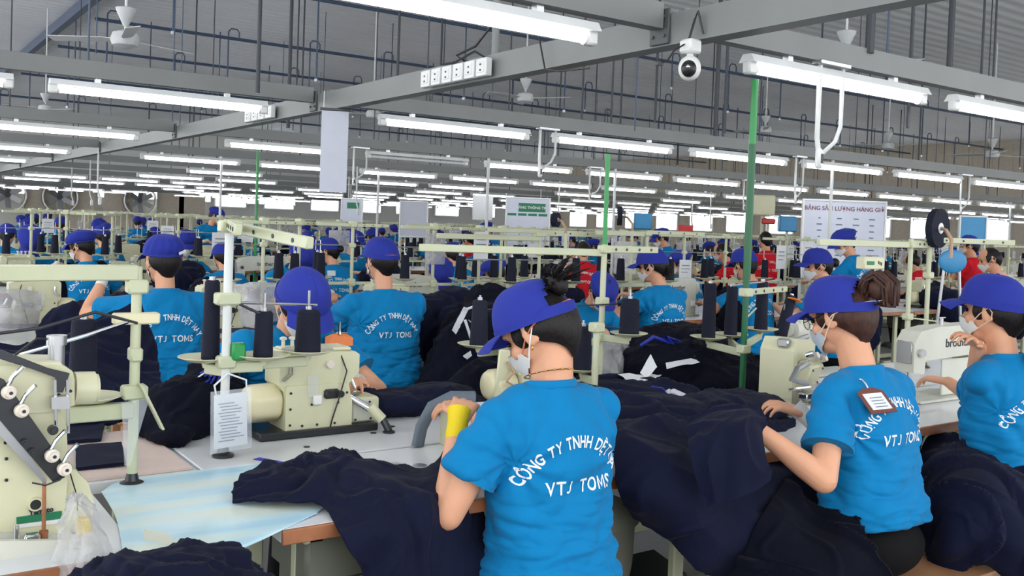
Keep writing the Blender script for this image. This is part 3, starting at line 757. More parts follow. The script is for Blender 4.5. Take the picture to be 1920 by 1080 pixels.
    if style == 'messy':       # short tuft gathered through the cap opening
        q = MB(); q.ell(T(0, -.115, .070), (.030, .026, .034), Rh, 16, 10)
        for k in range(90 if fine else 20):
            a = R_.random() * 2 * PI; el = R_.uniform(-.1, 1.2); L = R_.uniform(.025, .055)
            d = Vector((math.cos(a) * math.cos(el), math.sin(a) * math.cos(el) - .1, math.sin(el))); s0 = Vector((0, -.115, .068)) + d * .012
            bend = Vector((R_.uniform(-1, 1), -.8, -.4)) * L * .5
            q.tube([T(*s0), T(*(s0 + d * L * .5)), T(*(s0 + d * L + bend * .5)), T(*(s0 + d * L * 1.15 + bend))], [.0035, .0038, .0026, .0008], 4)
        q.build('hair_bun', hair, ho, smooth=60)
    elif style == 'bun':
        q = strands([T(0, -.09, .045), T(0, -.125, .088), T(0, -.158, .092), T(0, -.185, .050), T(0, -.172, -.005), T(0, -.135, .005)], (1, 1, 1.15, 1.1, .9, .6), 80 if fine else 16, .022, .0042)
        q.ell(T(0, -.145, .048), (.026, .03, .034), Rh, 14, 10); q.build('hair_bun', hair, ho, smooth=60)
    elif style == 'lowbun':
        q = MB(); q.ell(T(0, -.13, -.01), (.036, .034, .036), Rh, 18, 12); q.build('hair_bun', hair, ho)
    elif style == 'pony':
        q = strands([T(0, -.10, .0), T(0, -.135, -.01), T(0, -.155, -.06), T(0, -.15, -.13), T(0.0, -.135, -.2), T(0, -.13, -.245)], (.5, .7, 1.1, 1.2, 1, .5), 90 if fine else 18, .024, .0045)
        q.build('ponytail', hair, ho, smooth=60); q2 = MB(); q2.tube([T(.022 * math.cos(a), -.125 + .0 * a, -.008 + .022 * math.sin(a)) for a in [2 * PI * k / 12 for k in range(13)]], .006, 6); q2.build('hair_tie', 'strapblue', ho)
    elif style == 'loose':
        q = strands([T(0, -.09, -.02), T(0, -.105, -.06), T(0, -.10, -.11)], (1.6, 1.9, 1.7), 50 if fine else 12, .022, .004); q.build('hair_ends', hair, ho)
    # ---- cap
    if cap:
        nu, nv = 48 if fine else 28, 16 if fine else 9
        tilt = -.16
        Rc = Rh @ Rxyz(tilt * -1, 0, 0); C0 = T(0, -.006, .034)
        open_ = style in ('messy', 'bun') and cap == 'base'
        def crown(i, j):
            a = 2 * PI * i / (nu - 1); v = j / (nv - 1); th = v * PI / 2
            if cap == 'base':
                k = 1 + .010 * abs(math.sin(a * 3)) ** .5; rr = math.cos(th) ** .72; z = .106 * math.sin(th) ** 1.05
                x, y = .094 * rr * k * math.sin(a), .113 * rr * k * math.cos(a) 
                if math.cos(a) > 0: z += .006 * math.cos(a) * math.sin(th * 2)
                return C0 + Rc @ Vector((x, y - .002, z - .012 - .014 * (1 - math.cos(a)) * .5 * (1 - v)))
            pl = math.cos(a * 13 + 1.2 * math.sin(a * 2 + seed)) 
            bulge = 1 + puff * math.sin(min(1, v * 1.35) * PI) ** .8 * (1 if v < .74 else 1)
            rr = math.cos(th) ** .68 * bulge * (1 + .055 * pl * math.sin(min(1, v * 1.25) * PI))
            x, y = .090 * rr * math.sin(a), .106 * rr * math.cos(a) - .018 * math.sin(v * PI)
            z = .108 * math.sin(th) + .01 * noise.noise(Vector((x * 14, y * 14, seed))) 
            return C0 + Rc @ Vector((x, y, z - .010))
        q = MB(); pts = [[crown(i, j) for j in range(nv)] for i in range(nu)]
        vs = [p for r in pts for p in r]; fs = []
        for i in range(nu - 1):
            a = 2 * PI * (i + .5) / (nu - 1); da = abs(a - PI)
            for j in range(nv - 1):
                v = (j + .5) / (nv - 1)
                if open_ and v > .12 and (da / .75) ** 2 + ((v - .12) / .48) ** 2 < 1: continue
                fs.append((i * nv + j, (i + 1) * nv + j, (i + 1) * nv + j + 1, i * nv + j + 1))
        q.add(vs, fs); co = q.build('cap', cap_m, t, smooth=60)
        sd_ = co.modifiers.new('s', 'SOLIDIFY'); sd_.thickness = .0025; sd_.offset = 0; wl = co.modifiers.new('w', 'WELD'); wl.merge_threshold = .0004; bake(co)
        if cap == 'base' or True:
            bz = -.012 if cap == 'base' else -.010
            vis = MB(); vl = .074 if cap == 'base' else .058
            def V(i, j):
                a = (i / 20 - .5) * 2.05; v = j / 6
                x, y = .094 * math.sin(a), .113 * math.cos(a) - .002
                ext = vl * math.cos(a * .78) ** .8 * v
                return C0 + Rc @ Vector((x * (1 + .10 * v), y + ext, bz + .004 - .020 * v * v * (1 if cap == 'base' else 1.7) - .10 * x * x / .09 * (.3 + v) * 1.8))
            vis.grid(V, 21, 7, .003); vis.build('visor', cap_m, co, smooth=50)
        if cap == 'base': MB().ell(C0 + Rc @ Vector((0, -.002, .095)), (.008, .008, .004), Rc, 10, 6).build('button', cap_m, co)
        bd = MB()
        def BD(i, j):
            a = 2 * PI * i / 40; return C0 + Rc @ Vector(((.0955 if cap == 'base' else .0915) * math.sin(a), (.1145 if cap == 'base' else .110) * math.cos(a) - .002, (bz - .002 - .014 * (1 - math.cos(a)) * .5 * (cap == 'base')) + (.028 if cap == 'base' and math.cos(a) < -.5 else .016) * j))
        bd.grid(BD, 41, 2, .0025); bd.build('band', cap_m, co)
    # ---- mask with ear loops
    if mask:
        mk = MB()
        def MP(i, j):
            a = (i / 16 - .5) * 2; v = j / 8
            zt = -.016 - .022 * abs(a); zb = -.112 + .052 * abs(a); z = zt + (zb - zt) * v
            x = .070 * math.sin(a * 1.25) * (1 - .13 * v); y = .030 + .068 * math.cos(a * 1.35) ** 1 + .022 * math.exp(-(a / .28) ** 2) * math.exp(-((v - .25) / .5) ** 2) - .012 * v * v
            y += .0016 * math.sin(v * 18) * (1 - abs(a))
            return T(x, y, z)
        mk.grid(MP, 17, 9, .002); mo = mk.build('mask', mask, t, smooth=60)
        lp = strap or 'elastic'
        for s_ in (-1, 1):
            if strap:      # loops tied round behind the head
                MB().tube([T(s_ * .070, .04, -.04), T(s_ * .080, .01, -.018), T(s_ * .087, -.025, .0), T(s_ * .078, -.07, .012), T(s_ * .045, -.108, .016), T(0, -.120, .018)], .0022, 6).build('ear_loop', lp, mo)
                MB().tube([T(s_ * .066, .045, -.078), T(s_ * .083, .012, -.045), T(s_ * .087, -.012, -.02), T(s_ * .085, -.03, .0)], .002, 6).build('ear_loop', lp if strap != 'elastic_o' else 'mask', mo)
            else:
                MB().tube([T(s_ * .068, .045, -.036), T(s_ * .080, .015, -.01), T(s_ * .086, -.018, .012), T(s_ * .089, -.03, -.005), T(s_ * .084, -.024, -.03), T(s_ * .078, .01, -.05), T(s_ * .064, .045, -.072)], .002, 6).build('ear_loop', lp, mo)
    if eyes:
        for s_ in (-1, 1):
            MB().ell(T(s_ * .030, .078, .003), (.013, .008, .0065), Rh, 10, 8).build('eye', 'iris', t)
            MB().tube([T(s_ * .015, .086, .020), T(s_ * .032, .083, .024), T(s_ * .046, .072, .019)], .0028, 5).build('eyebrow', 'hair', t)
    if glasses:
        gl_ = MB()
        for s_ in (-1, 1):
            gl_.tube([T(s_ * (.032 + .022 * math.cos(a)), .104 - .004 * math.cos(a), .0 + .017 * math.sin(a)) for a in [2 * PI * k / 16 for k in range(17)]], .0013, 5)
            gl_.tube([T(s_ * .054, .100, .004), T(s_ * .076, .05, .006), T(s_ * .084, -.01, .012), T(s_ * .082, -.03, .0)], .0014, 5)
        gl_.tube([T(-.01, .108, 0), T(.01, .108, 0)], .0013, 5); go = gl_.build('glasses', 'gold', t)
        for s_ in (-1, 1): MB().lathe([(.0, 0), (.021, .0), (.021, .001), (0, .001)], 16, T(s_ * .032, .103, 0), Rh @ Rxyz(PI / 2, 0, 0)).build('lens', 'lens', go)
    # ---- wrist wraps
    for c, (S, E, W) in zip('LR', arms):
        if c in cuffs and cuff:
            d = (W - E).normalized(); cw = MB().lathe([(.027, -.045), (.0285, -.03), (.027, -.01), (.0265, .008), (.028, .02), (.031, .04)], 16, W, d.to_track_quat('Z', 'Y').to_matrix())
            cw.build('wrist_wrap', cuff, t)
    t['_h'] = 0; del t['_h']
    return t, dict(sh=sh, Nk=Nk, Rt=Rt, T=T, Rh=Rh, arms=arms, H=H, Hc=Hc, body=body)
_LT = {}
def LETTER(c, h, sx):
    k = (c, round(h, 4), sx)
    if k not in _LT and c in 'MJ':
        H_ = h * .905; st_ = .15 * H_ / sx; q = MB()
        def quad(*p): q.add([(x * H_, y * H_, 0) for x, y in p], [(0, 1, 2, 3)])
        t_ = .17
        if c == 'M':
            quad((0, 0), (t_, 0), (t_, 1), (0, 1)); quad((.95 - t_, 0), (.95, 0), (.95, 1), (.95 - t_, 1))
            quad((t_, 1), (t_, .72), (.475, .10), (.475, .38)); quad((.95 - t_, .72), (.95 - t_, 1), (.475, .38), (.475, .10))
        else:
            quad((.40, .28), (.40 + t_, .28), (.40 + t_, 1), (.40, 1)); P_ = [(.285 + r * math.cos(a), .28 + r * math.sin(a)) for a in [-PI * n / 6 for n in range(6)] for r in (.115, .285)]
            for n in range(5): quad(P_[2 * n], P_[2 * n + 1], P_[2 * n + 3], P_[2 * n + 2])
        me = bpy.data.meshes.new('glyph'); me.from_pydata(q.v, [], q.f); xs = [v.co.x for v in me.vertices]; a, b = min(xs), max(xs)
        me.transform(Matrix.Diagonal((sx, 1, 1, 1)) @ Matrix.Translation((-(a + b) / 2, 0, 0))); me['w'] = (b - a) * sx; me['lo'] = 0.0; _LT[k] = me
    if k not in _LT:
        me = text_mesh(c, h * 1.33, bold=.0009, align='LEFT'); xs = [v.co.x for v in me.vertices]; a, b = min(xs), max(xs)
        me.transform(Matrix.Diagonal((sx, 1, 1, 1)) @ Matrix.Translation((-(a + b) / 2, 0, 0))); me['w'] = (b - a) * sx; me['lo'] = min(v.co.y for v in me.vertices); _LT[k] = me
    return _LT[k]
def badge_on(t, info, side, colr, local, sz=(.085, .062), back=True, cardm='paper'):
    """identity card case clipped to the cloth; local = x,z from the neck on the back (or front) of the shirt"""
    sh, Nk, Rt = info['sh'], info['Nk'], info['Rt']
    bvh = BVHTree.FromPolygons([v.co for v in sh.data.vertices], [p.vertices for p in sh.data.polygons])
    ay = Rt @ Vector((0, 1 if back else -1, 0)); o = Nk + Rt @ Vector((local[0], 0, local[1])) - ay * .5; h = bvh.ray_cast(o, ay, 1)
    p, n = (h[0], h[1]) if h[0] is not None else (o + ay * .4, -ay)
    if n.dot(ay) > 0: n = -n
    up = (Vector((0, 0, 1)) - n * n.z).normalized(); ax = up.cross(n).normalized()
    w_, h_ = sz; p = p + n * .004
    poly = [(-w_ / 2, -h_), (w_ / 2, -h_), (w_ / 2, -.012), (w_ * .2, 0), (-w_ * .2, 0), (-w_ / 2, -.012)]
    bo = MB().prism(poly, p, ax, up, n * .003).build('badge', colr, t)
    if cardm:
        MB().prism([(-w_ * .37, -h_ * .87), (w_ * .37, -h_ * .87), (w_ * .37, -h_ * .22), (-w_ * .37, -h_ * .22)], p + n * .003, ax, up, n * .001).build('card', cardm, bo)
        l = MB()
        for k in range(4): l.prism([(-w_ * .22, -h_ * (.42 + .12 * k)), (w_ * .26, -h_ * (.42 + .12 * k)), (w_ * .26, -h_ * (.39 + .12 * k)), (-w_ * .22, -h_ * (.39 + .12 * k))], p + n * .0041, ax, up, n * .0003)
        l.build('card_print', 'printblue', bo)
    MB().tube([p + n * .004, p + up * .012 + n * .006, p + up * .03 + n * .004, p + up * .036 - n * .002], .003, 6).build('clip', 'chrome', bo)
    return bo
# ------------------------------------------------------------------ work tables, machines, thread stands
TZ = .76
def make_table(L=1.2, front=-1):
    t = thing('work_table', 'table', 'table')
    MB().box((0, 0, TZ - .016), (L - .004, .55, .032), .003).build('tabletop', 'table', t)
    MB().box((0, front * .278, TZ - .017), (L - .004, .012, .033), .002).build('edge_band', 'wood', t)
    for s in (-1, 1):
        MB().box((s * (L / 2 - .1), 0, .06), (.05, .5, .04), .006).build('foot_bar', 'post', t)
        for yy in (-.16, .16): MB().box((s * (L / 2 - .1), yy, .40), (.045, .03, .66), .005).build('leg', 'post', t)
        MB().box((s * (L / 2 - .1), 0, .715), (.05, .46, .03), .004).build('leg_head', 'post', t)
    MB().box((0, .1, .2), (L - .2, .03, .04), .004).build('cross_bar', 'post', t)
    m = MB().cyl((.02, .02, .56), (.02, .2, .56), .075, n=18).box((.02, .11, .66), (.08, .1, .08), .01); m.build('motor', 'motor', t)
    MB().box((-.02, -.12, .12), (.3, .2, .015), .004, R=Rxyz(.2)).build('treadle', 'darksteel', t)
    return t
def screws(pts, nrm, r=.004, par=None, m='darksteel', nm='screws'):
    q = MB()
    for p in pts: p = Vector(p); q.cyl(p, p + Vector(nrm) * .0025, r, n=8)
    return q.build(nm, m, par)
def make_cover(simple=False):
    """boxy interlock machine: long side along x, motor at -x, cylinder bed at +x, built from both sides"""
    t = thing('sewing_machine', 'm', 'sewing machine')
    MB().box((.0, 0, .012), (.40, .17, .024), .004).build('base_plate', 'darksteel', t)
    bd = MB().prism([(-.115, 0), (.075, 0), (.11, .0), (.11, .075), (.095, .14), (-.115, .14)], (0, .07, .022), (1, 0, 0), (0, 0, 1), (0, -.14, 0)).build('body', 'cream', t, smooth=20)
    hd = MB().prism([(-.135, 0), (-.12, -.02), (.09, -.02), (.135, .03), (.135, .085), (.12, .095), (-.12, .105), (-.135, .09)], (0, .062, .165), (1, 0, 0), (0, 0, 1), (0, -.124, 0)).box((0, 0, .268), (.22, .11, .012), .005).build('head', 'cream', t, smooth=20)
    mt = MB()
    n = 28; rg = []
    for x, r in ((-.225, .038), (-.218, .05), (-.20, .056), (-.125, .058), (-.115, .05)):
        rg.append([Vector((x, (r + (.004 if k % 4 < 2 and -.21 < x < -.12 else 0)) * math.cos(2 * PI * k / n), .105 + (r + (.004 if k % 4 < 2 and -.21 < x < -.12 else 0)) * math.sin(2 * PI * k / n))) for k in range(n)])
    mt.loft(rg).build('motor', 'cream2', t, smooth=50)
    MB().box((.16, 0, .062), (.12, .1, .085), .008).build('bed', 'cream', t)
    if not simple:
        for sy in (-1, 1):
            MB().box((.155, sy * .052, .062), (.065, .004, .068), .002).build('cover_plate', 'grey_cream', t)
            MB().cyl((.03, sy * .062, .225), (.03, sy * .074, .225), .013, n=16).build('dial', 'dial', t)
            MB().box((-.03, sy * .078, .16), (.035, .012, .07), .003).build('oil_sight', 'glassy', t)
            MB().tube([(-.10, sy * .064, .235), (-.10, sy * .07, .20), (-.125, sy * .07, .18)], .006).build('lever', 'chrome', t)
            screws([(x, sy * (.0705 if x < .11 else .055), z) for x, z in ((-.1, .14), (-.1, .09), (-.1, .04), (-.06, .035), (-.01, .035), (.05, .035), (.06, .1), (.09, .13), (.13, .035), (.18, .09), (.185, .035), (-.03, .1))], (0, sy, 0), par=t)
            MB().box((.035, sy * .073, .13), (.05, .02, .03), .006).cyl((.06, sy * .075, .13), (.06, sy * .095, .13), .011, n=12).build('looper_gear', 'darksteel', t)
            MB().box((-.015, sy * .08, .115), (.03, .012, .03), .003).build('switch', 'white', t)
            MB().tube([(.07, sy * .06, .25), (.085, sy * .075, .2), (.06, sy * .08, .12), (.04, sy * .075, .05), (.035, sy * .07, .02)], .0025, 5).build('wire', 'black', t)
        MB().tube([(.135, 0, .165), (.15, 0, .13)], .006).box((.15, 0, .115), (.035, .03, .012), .003).build('presser_foot', 'chrome', t)
        MB().cyl((-.02, 0, .27), (-.02, 0, .29), .016, n=14).build('oil_cap', 'glassy', t)
        for k in range(4): MB().cyl((-.09 + k * .03, .03, .27), (-.09 + k * .03, .03, .295), .006, n=8).lathe([(.011, 0), (.012, .006), (.006, .01)], 12, (-.09 + k * .03, .03, .295)).build('tension_dial', 'dial', t)
    return t
def make_lock(simple=False):
    """flat bed lockstitch machine; needle at -x, hand wheel at +x"""
    t = thing('sewing_machine', 'm', 'sewing machine')
    MB().box((0, 0, .006), (.48, .178, .012), .004).build('bed', 'grey_cream', t)
    MB().prism([(-.23, .245), (-.235, .235), (-.235, .12), (-.17, .11), (-.165, .165), (.10, .175), (.12, .15), (.125, .012), (.235, .012), (.235, .28), (.215, .305), (-.10, .30), (-.2, .285)], (0, .045, 0), (1, 0, 0), (0, 0, 1), (0, -.09, 0)).build('arm', 'grey_cream', t, smooth=20)
    MB().cyl((.235, 0, .225), (.265, 0, .225), .058, n=24).cyl((.265, 0, .225), (.28, 0, .225), .03, n=20).build('hand_wheel', 'motor' if simple else 'grey_cream', t)
    MB().cyl((-.205, 0, .12), (-.205, 0, .03), .005, n=8).box((-.205, 0, .022), (.025, .03, .008), .002).build('needle_bar', 'chrome', t)
    MB().box((-.237, 0, .2), (.006, .07, .09), .002).build('face_plate', 'steel', t)
    if not simple:
        for sy in (-1, 1):
            p = text_at('brand_lettering', 'brother', .05, 'black', (.03 * sy * -1, sy * .045, .215), (-sy, 0, 0) if sy > 0 else (1, 0, 0), (0, 0, 1), t, bold=.0006)
        MB().cyl((-.2, -.045, .2), (-.2, -.062, .2), .016, n=14).build('tension_dial', 'chrome', t)
        MB().cyl((-.02, 0, .30), (-.02, 0, .33), .008, n=8).box((-.02, 0, .333), (.04, .01, .004)).build('thread_guide', 'steel', t)
        MB().box((.19, -.055, .1), (.05, .02, .05), .006).build('stitch_lever', 'white', t)
    return t
def make_over(simple=False):
    """small overlock machine: slanted face, looper covers and bright tension knobs"""
    t = thing('sewing_machine', 'm', 'sewing machine')
    MB().box((0, 0, .02), (.26, .19, .04), .006).build('base', 'grey_cream', t)
    MB().prism([(-.1, .0), (.1, .0), (.1, .10), (.05, .2), (-.07, .21), (-.1, .17)], (0, .08, .04), (1, 0, 0), (0, 0, 1), (0, -.12, 0)).build('body', 'cream', t, smooth=20)
    MB().box((-.02, -.055, .125), (.1, .05, .10), .006, R=Rxyz(.35)).build('looper_cover', 'cream', t)
    MB().cyl((.1, .02, .14), (.15, .02, .14), .05, n=22).build('hand_wheel', 'cream2', t)
    if not simple:
        for k in range(4): MB().cyl((-.075 + k * .035, -.075, .2 - k * .008), (-.075 + k * .035, -.10, .21 - k * .008), .011, n=12).build('tension_dial', 'dial' if k % 2 else 'chrome', t)
        MB().cyl((-.09, 0, .23), (.1, 0, .245), .009, n=10).box((-.09, 0, .235), (.03, .04, .03), .005).build('top_rod', 'steel', t)
        MB().box((-.075, -.09, .07), (.11, .03, .02), .003).tube([(-.15, -.05, .09), (-.1, -.1, .1), (-.02, -.1, .1)], .006).build('presser_arm', 'chrome', t)
        MB().box((-.03, -.112, .06), (.12, .02, .03), .004).build('looper_block', 'darksteel', t)
        MB().box((-.14, -.06, .05), (.1, .09, .006), .002).build('cloth_plate', 'chrome', t)
        screws([(-.06, -.092, .15), (.02, -.092, .15), (-.06, -.075, .1), (.02, -.075, .1), (.08, -.042, .1), (.08, -.042, .15)], (0, -1, .3), par=t)
    return t
def saucer(par, c):
    s = MB().lathe([(.008, -.02), (.012, -.006), (.05, .0), (.078, .012), (.078, .014), (.05, .004), (.0, .002)], 24, c).build('saucer', 'cream', par)
    MB().cyl(c, Vector(c) + Vector((0, 0, .19)), .004, n=6).build('spindle', 'steel', s)
    return s
CONE_SPOTS = ((-.20, -.03), (-.04 - .08, .12), (.22, -.03))
def make_stand(arms=((-.26, .0), (.26, .0)), top=.66, ang=0.0, spots=((-.22, 0), (.22, 0)), la=.27, simple=False, m='post'):
    t = thing('thread_stand', 's', 'thread stand')
    MB().lathe([(.028, 0), (.028, .008), (.016, .012), (.012, .02)], 18).build('foot', 'post', t)
    MB().cyl((0, 0, .01), (0, 0, top), .0115, n=12).build('post', m, t)
    R = Rxyz(0, 0, ang)
    for (x, y) in arms:
        d = R @ Vector((x, y, 0)); L = d.length; q = d.to_track_quat('X', 'Z').to_matrix()
        MB().box(d * .5 + Vector((0, 0, top - .012)), (L, .022, .022), .002, R=q).build('top_arm', m, t)
        if not simple: screws([d * k + Vector((0, 0, top - .012)) + q @ Vector((0, -.011, 0)) for k in (.3, .55, .8)], q @ Vector((0, -1, 0)), .004, t, 'black')
    MB().box((0, 0, top - .005), (.05, .05, .045), .005).build('collar', m, t)
    MB().box((0, 0, la - .01), (.045, .045, .05), .005).build('collar', m, t)
    xs = [R @ Vector((x, y, 0)) for x, y in spots]
    for p in xs:
        L = p.length; q = p.to_track_quat('X', 'Z').to_matrix()
        MB().box(p * .5 + Vector((0, 0, la - .016)), (L, .018, .02), .002, R=q).build('cone_arm', m, t)
        saucer(t, p + Vector((0, 0, la + .014)))
    if not simple:
        MB().tube([R @ Vector((-.3, .015, la + .24)), R @ Vector((.3, .015, la + .24))], .004, 6).build('guide_rod', 'steel', t)
        for p in xs: MB().cyl(p + Vector((0, .015, la + .2)), p + Vector((0, .015, la + .27)), .003, n=6).build('thread_eye', 'steel', t)
        MB().box((0, 0, la + .24), (.04, .035, .03), .004).build('collar', m, t)
    t['spots'] = 0; del t['spots']
    return t, [(p.x, p.y, la + .017) for p in xs]
def make_cone(h=.17, r0=.034, r1=.026, m='thread'):
    t = thing('thread_cone', 'c', 'thread cone')
    MB().lathe([(r0 * .9, 0), (r0, .004), (r0 * 1.0, .01), (r1, h - .006), (r1 * .8, h)], 20).build('thread', m, t)
    MB().cyl((0, 0, -.0), (0, 0, h + .01), .0095, n=10).build('core', 'cork' if m == 'cork' else 'steel', t)
    return t

# ------------------------------------------------------------------ cloth
def crom(a, b, c, d, t):
    return .5 * ((2 * b) + (-a + c) * t + (2 * a - 5 * b + 4 * c - d) * t * t + (-a + 3 * b - 3 * c + d) * t ** 3)
def cloth_sheet(name, label, ctrl, nu=70, nv=70, amp=.012, scale=9, along=(1, 1, .3), th=.008, m='navy', cat='garment', group=None, seed=0, sub=True, parent=None):
    """cloth through a grid of control points, with soft folds drawn out along its fall"""
    A = np.array([[tuple(p) for p in r] for r in ctrl], dtype=float); a, b = A.shape[:2]
    def interp(X, n):
        k = X.shape[0]; out = []
        for i in range(n):
            s = i / (n - 1) * (k - 1); j = min(int(s), k - 2); t = s - j
            g = lambda q: X[min(max(q, 0), k - 1)]
            out.append(crom(g(j - 1), g(j), g(j + 1), g(j + 2), t))
        return np.array(out)
    B = interp(A, nu); B = interp(B.transpose(1, 0, 2), nv).transpose(1, 0, 2)
    du = np.gradient(B, axis=0); dv = np.gradient(B, axis=1); N = np.cross(du, dv); N /= (np.linalg.norm(N, axis=2, keepdims=True) + 1e-9)
    if N[nu // 2, nv // 2, 2] < 0 : N = -N
    C = B.copy(); so = Vector((seed * 5.3, seed * 2.1, seed))
    for i in range(nu):
        for j in range(nv):
            p = Vector(B[i, j]); q = Vector((p.x * along[0], p.y * along[1], p.z * along[2]))
            wv = Vector((noise.noise(q * scale * .5 + so), noise.noise(q * scale * .5 + so + Vector((9, 9, 9))), 0)) * .12
            f = ridge(q + wv + so, scale * .55) * amp + noise.noise((q + wv) * scale * 1.7 + so) * amp * .5 + (1 - min(1, abs(noise.noise(Vector((q.x * 1.3, q.y * .8, q.z)) * scale * .62 + wv * 6 + so * 3)) * 4.5)) ** 2 * amp * 1.0 + (1 - min(1, abs(noise.noise(q * scale * 1.5 + wv * 9 + so * 2)) * 5)) ** 2 * amp * .3
            C[i, j] += N[i, j] * f
    mb = MB(); o = mb.grid(lambda i, j: C[i, j], nu, nv, th).build(name, m, parent, smooth=70)
    if parent is None: tag(o, label, cat, group)
    return o
def cloth_pile(name, label, prims, voxel=.012, amp=.02, scale=9, along=(1, 1, 1), m='navy', cat='garment', group=None, seed=0, floor_z=None):
    """heaped cloth: lumps fused to one surface, then creased"""
    b = MB()
    for p in prims:
        if len(p[1]) == 3: b.ell(p[0], p[1], Rxyz(*(p[2] if len(p) > 2 else (0, 0, 0))), 16, 10)
        else: b.cap(p[0], p[1][0], p[1][1], p[1][2])
    o = remesh(b, name, m, voxel, 3); so = Vector((seed * 4.1, seed * 1.3, seed * .7))
    def fn(p, n):
        q = Vector((p.x * along[0], p.y * along[1], p.z * along[2]))
        wv = Vector((noise.noise(q * scale * .45 + so), noise.noise(q * scale * .45 + so + Vector((5, 2, 9))), noise.noise(q * scale * .45 + so + Vector((1, 8, 3))))) * .16
        f = ridge(q + wv + so, scale * .6) * amp + (1 - min(1, abs(noise.noise(q * scale * .7 + wv * 5 + so * 3)) * 4.5)) ** 2 * amp * .7 + (1 - min(1, abs(noise.noise(q * scale * 1.5 + wv * 8 + so * 2)) * 5)) ** 2 * amp * .3
        if floor_z is not None and p.z + n.z * f < floor_z: return Vector((n.x * f, n.y * f, floor_z - p.z))
        return f
    displace(o, fn); return tag(o, label, cat, group)
# ------------------------------------------------------------------ the people one can tell apart
PEOPLE = []      # (handle, u, v) landmarks for labels
def mark(handle, t, z=1.2):
    PEOPLE.append((handle, t.location.copy() + Vector((0, 0, z))))
def proj(p):
    d = Vector(p) - CAM; z = d.dot(FW); return 960 + F_PX * d.dot(RT) / z, 468 - F_PX * d.dot(UP) / z, z

# near worker with her back to the photographer
S = {}
nx, ny = 1.475, 1.89
wl = at(858, 795, d=2.42)
wr = Vector((nx + .02, ny + .40, .90))
near, I = make_person('worker with messy black bun and yellow wrist wrap standing out nearest, back turned', (nx, ny, 0), 0, lean=.08, head_pitch=.62, head_yaw=.46, head_roll=-.05, wd=1.01, hshift=(.045, -.040, .008),
    handL=(wl.x - nx, wl.y - ny, wl.z), hintL=(-.5, -.9, -1.2), fingL=(.7, .6, .0), handR=(wr.x - nx, wr.y - ny, wr.z), hintR=(.1, -.5, -1.1), fingR=(-.8, .6, -.1), cap='base', style='messy', strap='elastic_o', cuff='yellow', cuffs='L', seed=1)
mark('worker with yellow wrist wrap', near)
# necklace
nk, Rt = I['Nk'], I['Rt']
MB().tube([nk + Rt @ Vector((  .066 * math.cos(a), .058 * math.sin(a) + .004, .034 - .016 * math.sin(a))) for a in [2 * PI * k / 40 for k in range(41)]], .0014, 5, caps=False).build('necklace', 'gold', near)
for k in range(9):
    a = PI + PI * (k + .5) / 9; MB().ell(nk + Rt @ Vector((.067 * math.cos(a), .059 * math.sin(a) + .004, .034 - .016 * math.sin(a))), (.0028,) * 3, nu=8, nv=6).build('necklace_bead', 'gold', near)
for s_ in (-1, 1):
    MB().ell(I['T'](s_ * .086, -.002, -.044), (.003, .003, .006), nu=8, nv=6).build('earring', 'gold', near)

# second: profile with brown bun and brown badge
w2x, w2y = 2.57, 1.70
wl = at(1418, 803, d=2.72); wr2 = at(1508, 778, d=3.12)
w2, I2 = make_person('worker with reddish brown bun, glasses and brown badge on shoulder', (w2x, w2y, 0), 0, lean=.16, head_pitch=.34, head_yaw=.10, wd=1.03, text_dz=.035,
    handL=(wl.x - w2x, wl.y - w2y, wl.z), hintL=(-.3, -.6, -1.2), fingL=(-.4, .9, -.2), handR=(wr2.x - w2x, wr2.y - w2y, wr2.z), hintR=(.2, -.4, -1), fingR=(-1, .35, 0), hem=.05, headz=.012, cap='base', style='bun', hair='hair_brown', strap='elastic', mask='mask_blue', cuff='gauze', cuffs='R', glasses=True, seed=2)
badge_on(w2, I2, -1, 'brown_badge', (-.10, -.045), (.115, .088)); mark('worker with brown bun', w2)
# third: ponytail at the right edge
w3x, w3y = 3.36, 1.72
wl = at(1832, 652, d=3.38)
w3, I3 = make_person('worker with long dark ponytail at the right edge, hand raised', (w3x, w3y, 0), 0, lean=.06, head_pitch=.10, head_yaw=.14, wd=1.0,
    handL=(wl.x - w3x, wl.y - w3y, wl.z), hintL=(-.25, -.3, -1.2), fingL=(-1, .2, .1), handR=(.26, .36, .88), hintR=(.3, -.4, -1), fingR=(-.2, 1, -.2), cap='base', style='pony', strap=None, cuff='gauze', cuffs='', seed=3)
mark('ponytailed worker', w3)
# facing: puffy cap, orange badge
ox, oy = 1.33, 3.40
wr = at(665, 712, y=3.0); wl_ = at(480, 745, y=3.05)
def loc_in(p, x, y, rz=PI): 
    q = Rxyz(0, 0, -rz) @ (Vector(p) - Vector((x, y, 0))); return (q.x, q.y, q.z)
og, I4 = make_person('worker in smooth blue cap facing this way, head bowed, orange badge on chest', (ox, oy, 0), PI, lean=.20, head_pitch=.72, head_yaw=0, wd=1.1,
    handL=loc_in(wr, ox, oy), hintL=(-.9, -.3, -.6), fingL=(.3, 1, -.25), handR=loc_in((1.02, 3.02, .86), ox, oy), hintR=(.9, -.4, -.5), fingR=(-.3, 1, -.2), cap='base', style='short', text=False, cuff='gauze', seed=4, headz=-.01)
def _bp(u, v, y): return Vector(loc_in(at(u, v, y=y), ox, oy))
_q = [_bp(610, 632, 3.25), _bp(624, 626, 3.25), _bp(650, 626, 3.25), _bp(662, 633, 3.25), _bp(661, 664, 3.23), _bp(609, 664, 3.23)]
_b = MB().add(_q + [p + Vector((0, -.003, 0)) for p in _q], [tuple(range(6)), tuple(range(6, 12))[::-1]] + [(i, (i + 1) % 6, 6 + (i + 1) % 6, 6 + i) for i in range(6)]).build('badge', 'orange', og, smooth=20); _b['label'] = 'orange identity badge'
